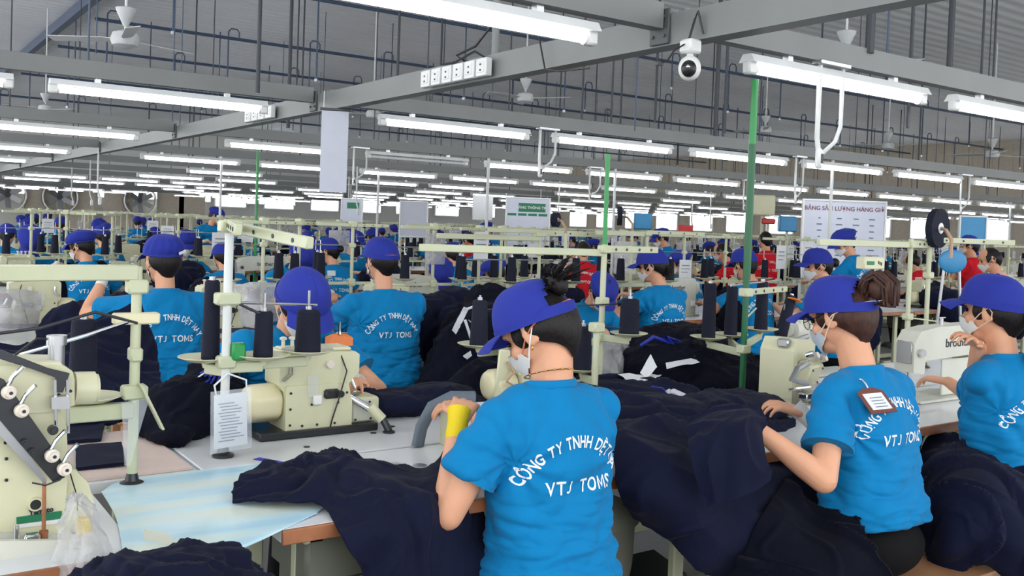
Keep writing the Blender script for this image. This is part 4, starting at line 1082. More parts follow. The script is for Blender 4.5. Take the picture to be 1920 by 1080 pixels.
MB().tube([_bp(637, 604, 3.27), _bp(636, 616, 3.26), _bp(637, 628, 3.245)], .005, 8).build('clip', 'chrome', _b); mark('orange-badged worker', og)
# two men / workers of the second row, backs turned
a1, I5 = make_person('worker with white tag on his blue cap, back turned, arm raised left', (1.33, 4.92, 0), -.05, lean=.12, head_pitch=.12, head_yaw=.25, wd=1.12, handL=(-.25, .36, 1.08), hintL=(-.8, -.3, -1), handR=(.1, .4, .9), puff=.10, cap='puffy', style='short', cuff='mask', cuffs='L', seed=5)
Rh5 = I5['Rh']; MB().box(I5['T'](.045, -.128, .03), (.05, .004, .014), .001, R=Rh5 @ Rxyz(0, -.35, .35)).build('white_tag', 'paper', a1)
mark('worker with white cap tag', a1)
a2, I6 = make_person('broad worker in blue cap with thin orange mask straps, back turned, second row', (2.48, 4.74, 0), -.02, lean=.10, head_pitch=.12, head_yaw=.12, wd=1.25, headz=.02, handL=(-.1, .44, .92), handR=(.12, .44, .92), cap='base', style='short', strap='elastic_o', cuff=None, seed=6)
mark('broad-backed worker', a2)
a3, I7 = make_person('worker in blue cap with visor left, gauze on raised hand, before dark pile', (4.72, 4.85, 0), 0, lean=.10, head_pitch=.30, head_yaw=.55, wd=1.1, fine=True, handL=(-.30, .22, 1.02), hintL=(-.6, -.7, -1.2), fingL=(-.1, .2, 1), handR=(.1, .42, .95), cap='base', cap_m='cap', style='loose', cuff='gauze', cuffs='L', seed=7)
mark('worker with gauze on raised hand', a3)

# prototypes for the rest of the hall
def proto(**k):
    t, i = make_person('p', (0, 0, -50), 0, fine=False, **k); t['_top'] = i['Hc'].z + .135; return t
P = {
 'base': proto(cap='base', style='short', head_pitch=.35, seed=11, cuffs='L', hintL=(-.7, -.4, -.5)),
 'baseL': proto(cap='base', style='lowbun', head_pitch=.25, head_yaw=.75, seed=12, cuffs='R'),
 'puff': proto(cap='puffy', style='short', head_pitch=.45, seed=13),
 'puffL': proto(cap='puffy', style='short', head_pitch=.35, head_yaw=.8, seed=14, cuffs='L', handL=(-.2, .36, 1.0)),
 'puffdown': proto(cap='puffy', style='short', head_pitch=.95, lean=.3, seed=15, text=False),
 'stand': proto(cap='puffy', style='short', head_pitch=.5, head_yaw=.9, seed=16, standing=True, lean=.22),
 'red': proto(cap=None, style='short', head_pitch=.4, shirt='shirt_red', seed=17, lean=.3),
 'redstand': proto(cap=None, style='short', head_pitch=.15, shirt='shirt_red', seed=18, standing=True, lean=.05),
 'redcap': proto(cap='base', style='short', head_pitch=.1, head_yaw=.5, shirt='shirt_red', seed=19, standing=True, lean=.05, text=False),
 'pink': proto(cap=None, style='short', head_pitch=.4, head_yaw=.7, shirt='shirt_pink', seed=20, text=False),
}
TOP = {}
for k, o in P.items(): TOP[k] = o['_top']; freeze(o)
first = {k: True for k in P}
def put(kind, u, v, y, rz, label, handle=None, skip=(), group=None, x=None, s=None):
    p = at(u, v, y=y) if x is None else Vector((x, y, TOP[kind]))
    s_ = p.z / TOP[kind] if s is None else s; s2 = min(1.13, max(.88, s_))
    o = dup(P[kind], (p.x, p.y, 0), rz, label, group, s2, skip=skip)
    if '_top' in o.keys(): del o['_top']
    if handle: mark(handle, o, p.z - .1)
    return o
cast = [
 ('puffdown', 48, 424, 9.7, PI, 'worker in round blue cap facing this way at the left edge, head bowed', 'worker at the left edge'),
 ('base', 8, 418, 11.35, -.3, 'worker in dark blue cap cut off by the left edge', None),
 ('puffL', 170, 432, 8.15, 0, 'worker in pleated puffy cap with red badge, turned left', 'red-badged worker'),
 ('base', 200, 422, 11.35, .1, 'worker in blue cap right behind the red-badged worker', None),
 ('puff', 340, 430, 9.7, PI, 'worker in round blue cap just beyond the worker with white cap tag', None),
 ('base', 295, 425, 14.5, 0, 'small distant worker left above the worker with white cap tag', None),
 ('puffdown', 178, 412, 14.5, PI, 'small distant worker above the red-badged worker, facing this way', None),
 ('base', 428, 455, 7.95, 0, 'worker with brown badge partly hidden behind the tall cream post', 'worker behind the cream post'),
 ('puffdown', 540, 442, 6.62, PI, 'worker in big drooping blue cap facing this way beyond the slanted cream arm', 'worker in big drooping cap'),
 ('base', 587, 432, 11.35, 0, 'small worker, back lettering showing, beyond the drooping cap', None),
 ('baseL', 632, 445, 8.1, -.1, 'worker with low bun and white badge, visor to the left', 'low-bun worker'),
 ('base', 648, 438, 11.5, 0, 'small worker in blue cap just right of the low-bun worker', None),
 ('base', 708, 428, 12.9, 0, 'small worker in blue cap above the broad-backed worker', None),
 ('puffdown', 803, 482, 6.62, PI - .15, 'worker in puffy blue cap facing this way behind two thread cones', 'worker behind two thread cones'),
 ('puff', 862, 455, 8.15, -.05, 'worker in puffy blue cap, lettered back, arm reaching right, middle of hall', 'reaching worker'),
 ('puffL', 950, 486, 6.4, .1, 'worker in pleated puffy blue cap, profile left, right above the near worker', 'pleated-cap worker'),
 ('stand', 930, 420, 11.35, .2, 'standing worker in blue cap left of the green-headed notice board', None),
 ('red', 905, 432, 11.1, .4, 'worker in red shirt bending left of the notice board', None),
 ('puffdown', 1090, 510, 5.05, PI - .1, 'worker in smooth puffy cap facing this way behind the pale green pole', 'worker behind the pale green pole'),
 ('red', 1098, 448, 8.15, -.6, 'worker in red shirt bending beside the middle cream stand', None),
 ('stand', 1262, 430, 8.2, .1, 'standing worker in puffy cap and mask looking down left', 'standing masked worker'),
 ('puffL', 1300, 470, 6.5, .1, 'worker in puffy cap right behind the worker with gauze on raised hand', None),
 ('base', 1425, 465, 4.98, -.05, 'worker with lettered back seen through the dark green pole and cream post', 'worker behind the dark green pole'),
 ('red', 1388, 452, 8.15, .5, 'worker in red shirt bending left of the dark green pole', None),
 ('redstand', 1440, 438, 7.2, -.3, 'dark-haired worker in red shirt standing right of the dark green pole', None),
 ('baseL', 1570, 465, 4.55, .2, 'worker with dark low bun and blue cap, left above the brown bun', 'dark-bun worker'),
 ('stand', 1620, 430, 4.98, .2, 'standing worker in pleated puffy cap before the white board', 'worker before the white board'),
 ('red', 1742, 472, 7.0, .2, 'worker in red shirt beside a round blue chair back', None),
 ('redcap', 1828, 440, 5.6, .1, 'worker in red shirt and blue cap above the ponytailed worker', None),
 ('pink', 1890, 460, 5.0, .1, 'bareheaded worker in pale pink shirt at the right edge', None),
 ('stand', 392, 388, 13.5, PI, 'distant standing worker far off above the slanted cream arm', None),
]
for kind, u, v, y, rz, lb, hd in cast:
    o = put(kind, u, v, y, rz, lb, hd)
    if 'red-badged' in lb and 'pleated' in lb:
        MB().box((-.04, -.145, .99), (.085, .004, .055), .001, R=Rxyz(-.15)).build('badge', 'red', o)
    if 'low bun and white badge' in lb: MB().box((-.09, -.135, .99), (.08, .004, .05), .001, R=Rxyz(-.1)).build('badge', 'paper', o)
    if 'brown badge partly' in lb: MB().box((-.09, -.135, .99), (.08, .004, .06), .001, R=Rxyz(-.1)).build('badge', 'brown_badge', o)
taken = [(at(u, v, y=y).x, y) for _, u, v, y, _, _, _ in cast] + [(nx, ny), (w2x, w2y), (w3x, w3y), (ox, oy), (1.33, 4.92), (2.44, 4.72), (4.72, 4.85)]
far_skip = ('sandal', 'ear_loop', 'eye', 'eyebrow', 'collar', 'sleeve_hem', 'wrist_wrap', 'button', 'band', 'lettering')
nfar = 0
for ry in ROWS[2:10]:
    for dy, rz in ((-.85, 0), (.85, PI)):
        y = ry + dy; x = .117 * y + .3 + rnd.random()
        while x < min(1.95 * y, 24):
            if rnd.random() < .62 and all((x - a) ** 2 * .6 + (y - b) ** 2 > .8 for a, b in taken) and not (y < 10.2 and x > 10):
                kd = rnd.choice(('base', 'puff', 'puffL', 'baseL') if rz == 0 else ('puffdown', 'puff', 'base'))
                o = put(kd, 0, 0, y, rz + rnd.uniform(-.3, .3), 'small distant worker in blue cap with back turned among the far rows' if rz == 0 else 'small distant worker in blue cap facing this way among the far rows', None, far_skip, 'distant workers', x=x, s=rnd.uniform(.95, 1.02)); nfar += 1
            x += rnd.uniform(1.1, 1.7) * (1 + max(0, y - 14) * .06)
for o in P.values():
    for c in list(o.children):
        for d in list(c.children):
            bpy.data.objects.remove(d)
        bpy.data.objects.remove(c)
    bpy.data.objects.remove(o)
print('far workers', nfar)

# ------------------------------------------------------------------ rows of stations beyond the first
MK = [make_cover(), make_lock(), make_over()]; MKs = [make_cover(True), make_lock(True), make_over(True)]
ST, SPOT = make_stand(); STs, SPOTs = make_stand(simple=True, arms=((-.3, .05), (.25, -.1)))
CN = make_cone(); TB = make_table(); 
for o in MK + MKs + [ST, STs, CN, TB]: freeze(o)
MNAME = ['cream boxy interlock machine', 'grey white flat bed machine', 'small cream overlock machine']
to_label = []    # (object, description, group)
ncone = 0; SPOTS = []
def station(x, y, face, level, tbl=True):
    """face=+1: the operator sits on the -Y side and looks along +Y"""
    global ncone
    rz = 0 if face > 0 else PI
    if tbl:
        o = dup(TB, (x, y, 0), rz, group='white work tables'); to_label.append((o, 'white work table with brown edge', level))
    k = rnd.choice((0, 1, 2, 2, 0)); src = (MK if level < 2 else MKs)[k]
    jx = rnd.uniform(-.12, .12)
    o = dup(src, (x + jx, y + face * .02, TZ + .001), rz + rnd.uniform(-.04, .04), group='sewing machines in the rows'); to_label.append((o, MNAME[k], level))
    sx = x + rnd.choice((-.42, .42)); sy = y + face * .2
    src, sp = (ST, SPOT) if level < 2 else (STs, SPOTs)
    SPOTS.append((sx, sy)); a = rnd.choice((rnd.uniform(-.2, .2), rnd.uniform(-1.2, 1.2))); o = dup(src, (sx, sy, TZ + .001), a, group='cream thread stands in the rows'); to_label.append((o, 'cream thread stand', level))
    if level < 3:
        for (px, py, pz) in sp:
            if ncone > 270: break
            ca, sa = math.cos(a), math.sin(a)
            o = dup(CN, (sx + px * ca - py * sa, sy + px * sa + py * ca, TZ + .001 + pz), 0, group='thread cones in the rows', label='dark navy thread cone on a cream stand in the rows'); ncone += 1
for r, ry in enumerate(ROWS[1:9]):
    lv = min(r, 3); x0 = .117 * ry - .2; x = x0; xe = min(2.0 * ry + 1, 24)
    while x < xe:
        for dy, fc in ((-.28, 1), (.28, -1)):
            if r > 3 and rnd.random() < .45: continue
            station(x + (.3 if fc < 0 else 0), ry + dy, fc, lv)
        x += 1.22 if r < 3 else 1.22 * (1 + (r - 3) * .35)
# ------------------------------------------------------------------ the nearest double row of tables
def table_at(x0, x1, yc, front, lb, m=None):
    L = x1 - x0
    t = make_table(L, 1 if front > 0 else -1)
    t.location = ((x0 + x1) / 2, yc, 0); t['label'] = lb; t['category'] = 'table'
    for c in t.children:
        if c.name.startswith('edge_band'): pass
    if m:
        MB().box((0, 0, TZ + .003), (L - .03, .53, .008), .003).build('cloth_cover', m, t)
    return t
tA = table_at(-.70, .50, 2.25, -1, 'white work table under the big cream machine at the left edge')
tB = table_at(.79, 1.95, 2.25, -1, 'white work table before the worker with yellow wrist wrap')
tC = table_at(2.03, 3.19, 2.25, -1, 'white work table before the worker with brown bun')
tD = table_at(3.20, 4.40, 2.25, -1, 'white work table before the ponytailed worker')
tE = table_at(-.42, .785, 2.82, 1, 'work table covered in pinkish beige cloth at the left', 'tablepink')
tF = table_at(.79, 1.97, 2.82, 1, 'white work table carrying the orange-badged worker\'s machine')
tG = table_at(1.98, 3.20, 2.82, 1, 'white work table heaped with dark garments behind the near worker')
tH = table_at(3.21, 4.43, 2.82, 1, 'white work table with open top between brown bun and machine lettered in black')
tI = table_at(4.44, 5.66, 2.82, 1, 'white work table in the near double row, farthest to the right')
# holes and caps let into the table tops
k = MB()
for (u, v) in ((735, 800), (745, 826), (560, 845)): p = at(u, v, z=TZ); k.lathe([(0, 0), (.012, 0), (.012, .0012), (0, .0012)], 14, p)
tF_h = k
for (u, v, r_, nm) in ((742, 870, .012, 'oil hole'), (787, 873, .02, 'cap')):
    p = at(u, v, z=TZ + .0005); o = MB().lathe([(0, 0), (r_, 0), (r_, .002), (0, .002)], 18, (p.x - tB.location.x, p.y - tB.location.y, p.z)).build('table_cap', 'steel', tB)
for (u, v) in ((735, 800), (700, 812), (575, 838)):
    p = at(u, v, z=TZ + .0005); MB().lathe([(0, 0), (.010, 0), (.010, .0015), (0, .0015)], 14, (p.x - tF.location.x, p.y - tF.location.y, p.z)).build('table_cap', 'darksteel', tF)
# grey under-table tray, motor box
MB().box((-.42, -.12, .66), (.16, .22, .12), .01).box((-.42, -.12, .58), (.13, .18, .05), .006).build('drawer', 'motor', tB)
b = MB(); b.box((.50, -.18, .71), (.10, .12, .06), .006); b.build('bracket', 'white', tB)
t = thing('machine_motor', 'bulky grey green motor housing under the near work table\'s right end', 'motor', (1.86, 2.16, 0))
MB().lathe([(.05, .70), (.105, .685), (.12, .60), (.122, .57)], 24, sx=1.1, sy=.95).build('motor_cap', 'motor', t)
MB().lathe([(.112, .568), (.108, .45), (.085, .30), (.08, .0), (.0, .0)], 24, sx=1.1, sy=.95).build('housing', 'motor', t)
MB().cyl((.05, -.09, .35), (.12, -.2, .34), .012, n=10).build('lever', 'steel', t)
# pastel sheet
o = cloth_sheet('printed_sheet', 'pale blue and white printed plastic sheet bridging two tables', [[at(190, 922, z=.765), at(275, 893, z=.767), (1.14, 2.505, .765)], [(.50, 2.22, .765), (.76, 2.25, .768), (1.12, 2.26, .765)], [(.46, 1.97, .765), at(400, 1035, z=.762), at(600, 956, z=.765)], [(.45, 1.90, .765), at(400, 1048, z=.745), at(596, 962, z=.764)]], 24, 24, .0008, 3, th=.0015, m='sheet', cat='sheet')
# blue tapes and small cloth scraps
p = at(515, 868, z=.772); o = MB().box((p.x, p.y, .775), (.025, .13, .002), R=Rxyz(0, 0, .5)).build('blue_tape', 'strapblue'); tag(o, 'short blue tape strip lying at the table seam', 'tape')
p = at(300, 1000, z=.80)
o = cloth_sheet('metal_offcut', 'small bent grey plastic strip standing on the pastel sheet', [[at(268, 1012, z=.775), at(330, 1023, z=.775)], [at(270, 992, z=.80), at(318, 1000, z=.80)]], 8, 12, .001, 5, th=.001, m='grey_cream', cat='strip')

# ------------------------------------------------------------------ machines on the near tables
c1 = dup(MK[0], (1.235, 2.86, TZ + .001), 0, 'cream interlock machine with ribbed round motor before the orange-badged worker')
for x in (.19,):
    MB().tube([(.11, -.05, .11), (.17, -.09, .07)], .012, 10).build('support_arm', 'chrome', c1); MB().cyl((.165, -.088, .082), (.20, -.11, .04), .017, n=12).build('joint', 'cream', c1); MB().tube([(.20, -.11, .045), (.215, -.13, .005)], .012, 10).lathe([(.02, 0), (.02, .004), (.013, .008)], 14, (.215, -.13, 0)).build('support_leg', 'darksteel', c1)
sp = dup(MK[0], (2.12, 2.84, TZ + .001), 0, 'cream machine with small black letters, half hidden by the near worker')
text_at('lettering', 'SP', .045, 'darksteel', (-.06, -.063, .215), (1, 0, 0), (0, 0, 1), sp, bold=.0008)
MB().cyl((-.14, -.04, .2), (-.14, -.04, .33), .016, n=14).lathe([(.018, 0), (.018, .03), (.012, .034)], 14, (-.14, -.04, .32)).build('oil_cup', 'steel', sp)
MB().box((-.19, -.05, .15), (.05, .01, .18), .01, R=Rxyz(0, .1)).build('side_plate', 'cream', sp)
MB().tube([(-.18, -.065, .2), (-.16, -.08, .16), (-.19, -.08, .13), (-.15, -.08, .11), (-.18, -.08, .09)], .005, 6).build('coiled_wire', 'copper', sp)
ov = dup(MK[2], (3.08, 2.42, TZ + .001), .25, 'small overlock machine with chrome arms before the worker with brown bun', scale=1.15)
MB().tube([(.12, -.10, .09), (.24, -.13, .10), (.30, -.13, .14)], .006).cyl((.3, -.13, .12), (.3, -.13, .17), .008, n=8).tube([(.2, -.12, .10), (.24, -.15, .02), (.2, -.17, .0)], .004).build('chain_arm', 'darksteel', ov)
MB().tube([(-.1, -.09, .18), (-.2, -.1, .17), (-.24, -.1, .14), (-.16, -.11, .12)], .011).build('top_lever', 'steel', ov)
text_at('lettering', '17', .035, 'black', (.075, -.043, .15), (1, 0, 0), (0, 0, 1), ov, bold=.0008)
lk = dup(MK[1], (4.02, 2.99, TZ + .001), PI, 'white flat bed machine with black brand lettering left of the brown bun worker\'s face')
lk2 = dup(MK[1], (3.98, 2.33, TZ + .001), .0, 'large white machine with black brand lettering before the ponytailed worker', scale=(1.25, 1, 1.05))
MB().box((.08, -.047, .09), (.30, .01, .15), .006).build('front_plate', 'grey_cream', lk2)
# hidden machine block beside the near worker's hand
t = thing('sewing_machine', 'low cream machine block beside the yellow wrist wrap', 'sewing machine', (1.60, 2.41, TZ + .001), rz=-.10)
MB().prism([(-.09, -.11), (.16, -.11), (.16, .11), (-.09, .11)], (0, 0, 0), (1, 0, 0), (0, 1, 0), (0, 0, .105)).build('body', 'cream', t, smooth=20)
MB().box((.03, 0, .113), (.27, .24, .014), .004).build('top_plate', 'white', t)
o = MB().tube([(1.435, 2.515, .762), (1.45, 2.52, .82), (1.49, 2.53, .875), (1.56, 2.53, .90), (1.64, 2.52, .895)], .011, 12, flat=2.0).build('hose', mat('grey blue hose', '#5a6570', .5)); tag(o, 'arched grey hose rising from the table beside the yellow wrist wrap', 'hose')

# the big machine at the left edge: its own outline carried to its own distance and given its depth
BY = 2.16
bm_ = thing('sewing_machine', 'big cream interlock machine with ivory tension dials at the left edge', 'sewing machine', (.2, 2.25, TZ))
def L(u, v, y=BY): p = at(u, v, y=y); return p - Vector((.2, 2.25, TZ))
def slab(name, m, pts, y, depth, par=bm_, sm=20):
    P = [L(u, v, y) for u, v in pts]; n = len(P); h = Vector((0, depth, 0))
    return MB().add(P + [p + h for p in P], [tuple(range(n))[::-1], tuple(range(n, 2 * n))] + [(i, (i + 1) % n, n + (i + 1) % n, n + i) for i in range(n)]).build(name, m, par, smooth=sm)
slab('arm', 'cream', [(-160, 684), (120, 686), (136, 696), (140, 712), (140, 760), (100, 772), (-160, 790)], BY, .15)
slab('lid', 'cream', [(-160, 676), (112, 679), (124, 690), (-160, 700)], BY + .01, .12)
a, b = L(138, 728, BY + .07), L(176, 727, BY + .07); MB().cyl(a, b, .036, n=28).cyl(b, b + Vector((.008, 0, 0)), .03, n=28).build('wheel_housing', 'cream', bm_)
slab('body', 'cream', [(-160, 780), (112, 765), (125, 800), (128, 880), (122, 960), (115, 1000), (-160, 1012)], BY + .005, .16)
slab('lower_body', 'cream', [(60, 905), (140, 880), (165, 905), (176, 940), (172, 985), (150, 1003), (60, 1005)], BY + .02, .14)
slab('base_plate', 'grey_cream', [(-160, 1004), (95, 1000), (130, 1010), (130, 1022), (-160, 1026)], BY - .01, .2)
slab('bed', 'grey_cream', [(-200, 1018), (170, 1012), (205, 1045), (205, 1052), (-200, 1062)], BY - .10, .012)
p = L(105, 688, BY + .05); MB().cyl(p, p + Vector((0, 0, .05)), .0165, n=20).cyl(p + Vector((0, 0, .048)), p + Vector((0, 0, .068)), .0205, n=20).build('post_cap', 'steel', bm_)
q = p + Vector((-.018, 0, .06)); MB().tube([q, q + Vector((-.02, 0, .002)), q + Vector((-.06, 0, -.03)), q + Vector((-.09, 0, -.06))], .003, 6).build('air_hose', 'black', bm_)
slab('bracket', 'darksteel', [(-30, 652), (0, 655), (90, 690), (131, 700), (118, 736), (102, 736), (104, 708), (60, 692), (-30, 664)], BY - .02, .004)
for u in (103, 126): a, b = L(u, 712, BY - .02), L(u + 2, 812, BY - .02); MB().cyl(a, b, .0035, n=8).build('guide_pin', 'chrome', bm_)
slab('slide_block', 'steel', [(97, 745), (130, 743), (131, 766), (97, 768)], BY - .03, .02)
slab('tension_rail', 'darksteel', [(-20, 700), (8, 712), (118, 868), (122, 895), (100, 905), (-20, 765)], BY - .035, .006)
slab('rail_window', 'steel', [(-25, 775), (0, 775), (88, 900), (84, 908), (-25, 790)], BY - .03, .004)
for (u, v) in ((11, 734), (35, 768), (92, 852), (115, 877)):
    c = L(u, v, BY - .035); d = Vector((.15, -1, .05)).normalized(); q = d.to_track_quat('Z', 'Y').to_matrix()
    MB().lathe([(.004, 0), (.010, .002), (.0125, .012), (.0135, .014), (.0135, .024), (.009, .026), (.009, .034), (.0, .034)], 22, c, q).build('tension_dial', 'dial', bm_)
    MB().lathe([(.0, .0338), (.0035, .0338), (.0035, .036), (0, .036)], 10, c, q).build('dial_screw', 'black', bm_)
    MB().tube([c + Vector((0, -.01, .008)), c + Vector((.010, -.012, .03)), c + Vector((.024, -.012, .045)), c + Vector((.028, -.014, .05))], .0045, 8).build('thread_clip', 'chrome', bm_)
for (u, v, r_) in ((98, 805, .010), (46, 828, .006), (60, 845, .006)):
    c = L(u, v, BY - .04); MB().cyl(c, c + Vector((0, -.012, 0)), r_, n=14).cyl(c, c + Vector((0, -.018, 0)), r_ * .5, n=10).build('looper_knob', 'darksteel', bm_)
MB().tube([L(60, 905, BY - .04), L(85, 910, BY - .045), L(112, 900, BY - .045), L(124, 885, BY - .04)], .0018, 6).build('thread_wire', 'darksteel', bm_)
c = L(66, 945, BY); MB().cyl(c + Vector((0, .01, 0)), c + Vector((0, -.006, 0)), .014, n=22).build('port_ring', 'cream', bm_)
MB().cyl(c + Vector((0, .0, 0)), c + Vector((0, -.0065, 0)), .0105, n=22).build('port', 'darksteel', bm_)
slab('green_label', 'green_print', [(31, 970), (116, 958), (117, 972), (31, 983)], BY + .003, .002)
slab('white_label', 'white', [(31, 984), (117, 973), (117, 980), (31, 991)], BY + .003, .002)
a, b = L(54, 966, BY + .003), L(90, 960, BY + .003); text_at('brand_lettering', 'Yamato', .015, 'darksteel', a, (b - a), (0, 0, 1), bm_, bold=.0005, align='LEFT')
a, b = L(83, 905, BY - .03), L(80, 1050, BY - .03); MB().cyl(a, L(82, 1000, BY - .03), .004, n=8).cyl(L(82, 995, BY - .03), b, .009, n=12).build('rubber_tube', 'wood', bm_)
pf = MB(); c = L(30, 1035, BY - .05); pf.box(c + Vector((0, 0, -.005)), (.035, .02, .06), .008).box(c + Vector((0, -.012, -.035)), (.05, .04, .008), .003).cyl(c + Vector((0, 0, .02)), c + Vector((0, 0, .055)), .005, n=10).box(c + Vector((.03, .01, .02)), (.03, .02, .02), .004).build('presser_foot', 'chrome', bm_)
for sx_ in (-.02, .02): MB().tube([c + Vector((sx_, -.015, .015)), c + Vector((sx_ * 1.4, -.02, -.02)), c + Vector((sx_ * 2.2, -.03, -.04)), c + Vector((sx_ * .5, -.05, -.043))], .004, 8).build('looper', 'chrome', bm_)
screws([L(u, v, BY) for u, v in ((10, 830), (12, 860), (12, 900), (20, 1002), (30, 995), (110, 740), (132, 733), (138, 1000), (6, 790))], (0, -1, 0), .0035, bm_, 'black')
slab('seam_strip', 'black', [(129, 884), (132, 884), (147, 935), (146, 958), (144, 958), (145, 936)], BY - .001, .002)

# yellow pot and plastic bag beside it
p = at(158, 965, y=2.17)
t = thing('marker_bottle', 'small yellow bottle standing beside the big machine', 'bottle', (p.x, 2.17, p.z - .04)); MB().lathe([(.013, -.03), (.015, -.028), (.015, .02), (.012, .024)], 16).build('bottle', 'black', t); MB().lathe([(.0155, .0), (.0165, .004), (.0165, .03), (.013, .034), (0, .034)], 16).build('bottle_cap', 'yellow', t)
def rows_of(spec): return [[at(u, v, y=y) for u, v, y in r] for r in spec]
bag = cloth_sheet('plastic_bag', 'clear crumpled plastic bag hanging beside the big machine', rows_of((
 ((128, 932, 2.06), (120, 960, 2.04), (112, 1000, 2.02), (104, 1040, 2.01), (98, 1085, 2.0)),
 ((135, 930, 2.03), (138, 960, 1.98), (138, 1000, 1.96), (136, 1040, 1.95), (134, 1085, 1.94)),
 ((142, 930, 2.03), (156, 960, 1.98), (168, 1000, 1.95), (176, 1040, 1.93), (180, 1085, 1.93)),
 ((148, 933, 2.06), (170, 965, 2.04), (192, 1000, 2.02), (208, 1040, 2.0), (222, 1085, 1.99)))), 90, 60, .012, 22, (1, 1, .22), .001, m='bag_clear', cat='plastic bag', seed=3)
MB().tube([at(130, 934, y=2.05), at(137, 928, y=2.02), at(145, 933, y=2.05)], .008, 8).build('knot', 'bag', bag)

# ------------------------------------------------------------------ near thread stands
def near_stand(x, y, z0, lb, top, arms, cones, rods=(), mats='post', collars=()):
    t = thing('thread_stand', lb, 'thread stand', (x, y, z0))
    MB().lathe([(.030, 0), (.030, .006), (.017, .012), (.013, .03)], 20).build('foot', 'darksteel', t)
    MB().cyl((0, 0, .006), (0, 0, top), .0125, n=16).build('post', mats, t)
    for (dx, dy, dz, hgt, z1, dep) in arms:
        d = Vector((dx, dy, dz)); Ln = d.length; q = d.to_track_quat('X', 'Z').to_matrix(); c = d * .5 + Vector((0, 0, z1))
        MB().box(c, (Ln, dep, hgt), .003, R=q).build('arm', 'post', t)
        screws([Vector((0, 0, z1)) + d * k + q @ Vector((0, -dep / 2, 0)) for k in (.18, .38, .62, .85)], q @ Vector((0, -1, 0)), .006, t, 'darksteel')
    for z1, sx_ in collars: MB().box((0, 0, z1), (sx_, .042, .035), .005).build('collar', 'post', t)
    for pts, r_, m_ in rods: MB().tube([Vector(p) for p in pts], r_, 8).build('guide_rod', m_, t)
    for (cx, cy, cz) in cones:
        saucer(t, Vector((cx, cy, cz)))
        d = Vector((cx, cy, 0)); q = d.to_track_quat('X', 'Z').to_matrix()
        MB().box(d * .5 + Vector((0, 0, cz - .022)), (d.length, .016, .03), .003, R=q).build('cone_arm', 'post', t)
    return t
def cone_on(x, y, z, lb, h=.17, r0=.034, r1=.026, m='thread', tilt=None):
    c = make_cone(h, r0, r1, m); c.location = (x, y, z); c['label'] = lb; c['category'] = 'thread cone'
    if tilt: c.rotation_euler = tilt
    return c
# left post
s1 = near_stand(.595, 2.48, TZ + .001, 'tall cream thread stand at the left with long flat top arm', .55, [(-.42, -.02, 0, .038, .535, .03)], [], [], 'post', [(.50, .05), (.33, .03), (.235, .06)])
pr = Vector((.595, 2.48, TZ))
MB().box((0, 0, .42), (.11, .035, .028), .004).build('cross_block', 'cream2', s1)
MB().tube([(0, -.01, .42), (-.12, -.03, .385), (-.3, -.05, .34)], .005).build('guide_rod', 'chrome', s1)
MB().tube([(0, -.015, .41), (-.1, -.02, .44), (-.22, -.02, .405), (-.4, -.02, .385)], .004).build('guide_rod', 'darksteel', s1)
MB().box((.035, -.03, .20), (.006, .03, .13), .001, R=Rxyz(0, -.45, 0)).build('slotted_bar', 'post', s1)
MB().box((-.10, 0, .190), (.2, .03, .04), .004).build('cone_arm', 'post', s1)
saucer(s1, (-.10, .03, .215))
cone_on(.595 - .115, 2.51, TZ + .219, 'tall wide dark cone behind the big cream machine', .20, .034, .029)
# clear pouch on the left post
o = cloth_sheet('clear_pouch', 'empty clear plastic pouch hung on the tall left thread stand', [[at(228, 755, y=2.45), at(280, 745, y=2.45)], [at(233, 872, y=2.45), at(243, 875, y=2.45)]], 16, 10, .003, 8, th=.001, m='glassy', cat='pouch')
BE = at(582, 456, d=2.28) - Vector((.885, 2.66, TZ + .656))
# second post, near the orange-badged worker's machine
s2 = near_stand(.885, 2.66, TZ + .001, 'cream thread stand with slanted top arm and paper pouch, left of the orange badge', .67,
    [(BE.x, BE.y, BE.z, .030, .655, .02), (-.07, -.28, -.01, .03, .66, .02)], [(.105, -.01, .275), (.25, .01, .280), (-.035, .07, .265)],
    [([(-.01, 0, .44), (.28, .02, .425)], .004, 'steel'), ([(0, 0, .45), (.08, -.04, .41)], .004, 'darksteel')], 'conduit', [(.655, .06), (.45, .07), (.27, .05)])
MB().box((.03, -.012, .30), (.04, .03, .05), .006).build('clamp', 'green_pole', s2)
MB().tube([(0, -.02, .24), (.05, -.03, .22), (.055, -.03, .16), (-.03, -.03, .16), (-.04, -.03, .21), (0, -.02, .24)], .003, 6).build('tie_string', 'white', s2)
Z2 = TZ + .289
cone_on(.885 + .105, 2.65, Z2 - .01, 'dark thread cone on the slanted-arm stand, before the worker\'s shoulder', .135, .028, .025)
cone_on(.885 + .25, 2.67, Z2 - .005, 'wide dark thread cone right before the orange-badged worker\'s face', .13, .039, .034)
cone_on(.885 - .022, 2.73, Z2 - .020, 'tall dark thread cone on the slanted-arm stand, beside the white-tagged worker', .23, .026, .021)
cone_on(.885 - .055, 2.72, Z2 - .010, 'slim dark thread cone half behind the tall one on the slanted-arm stand', .18, .02, .018) if False else None
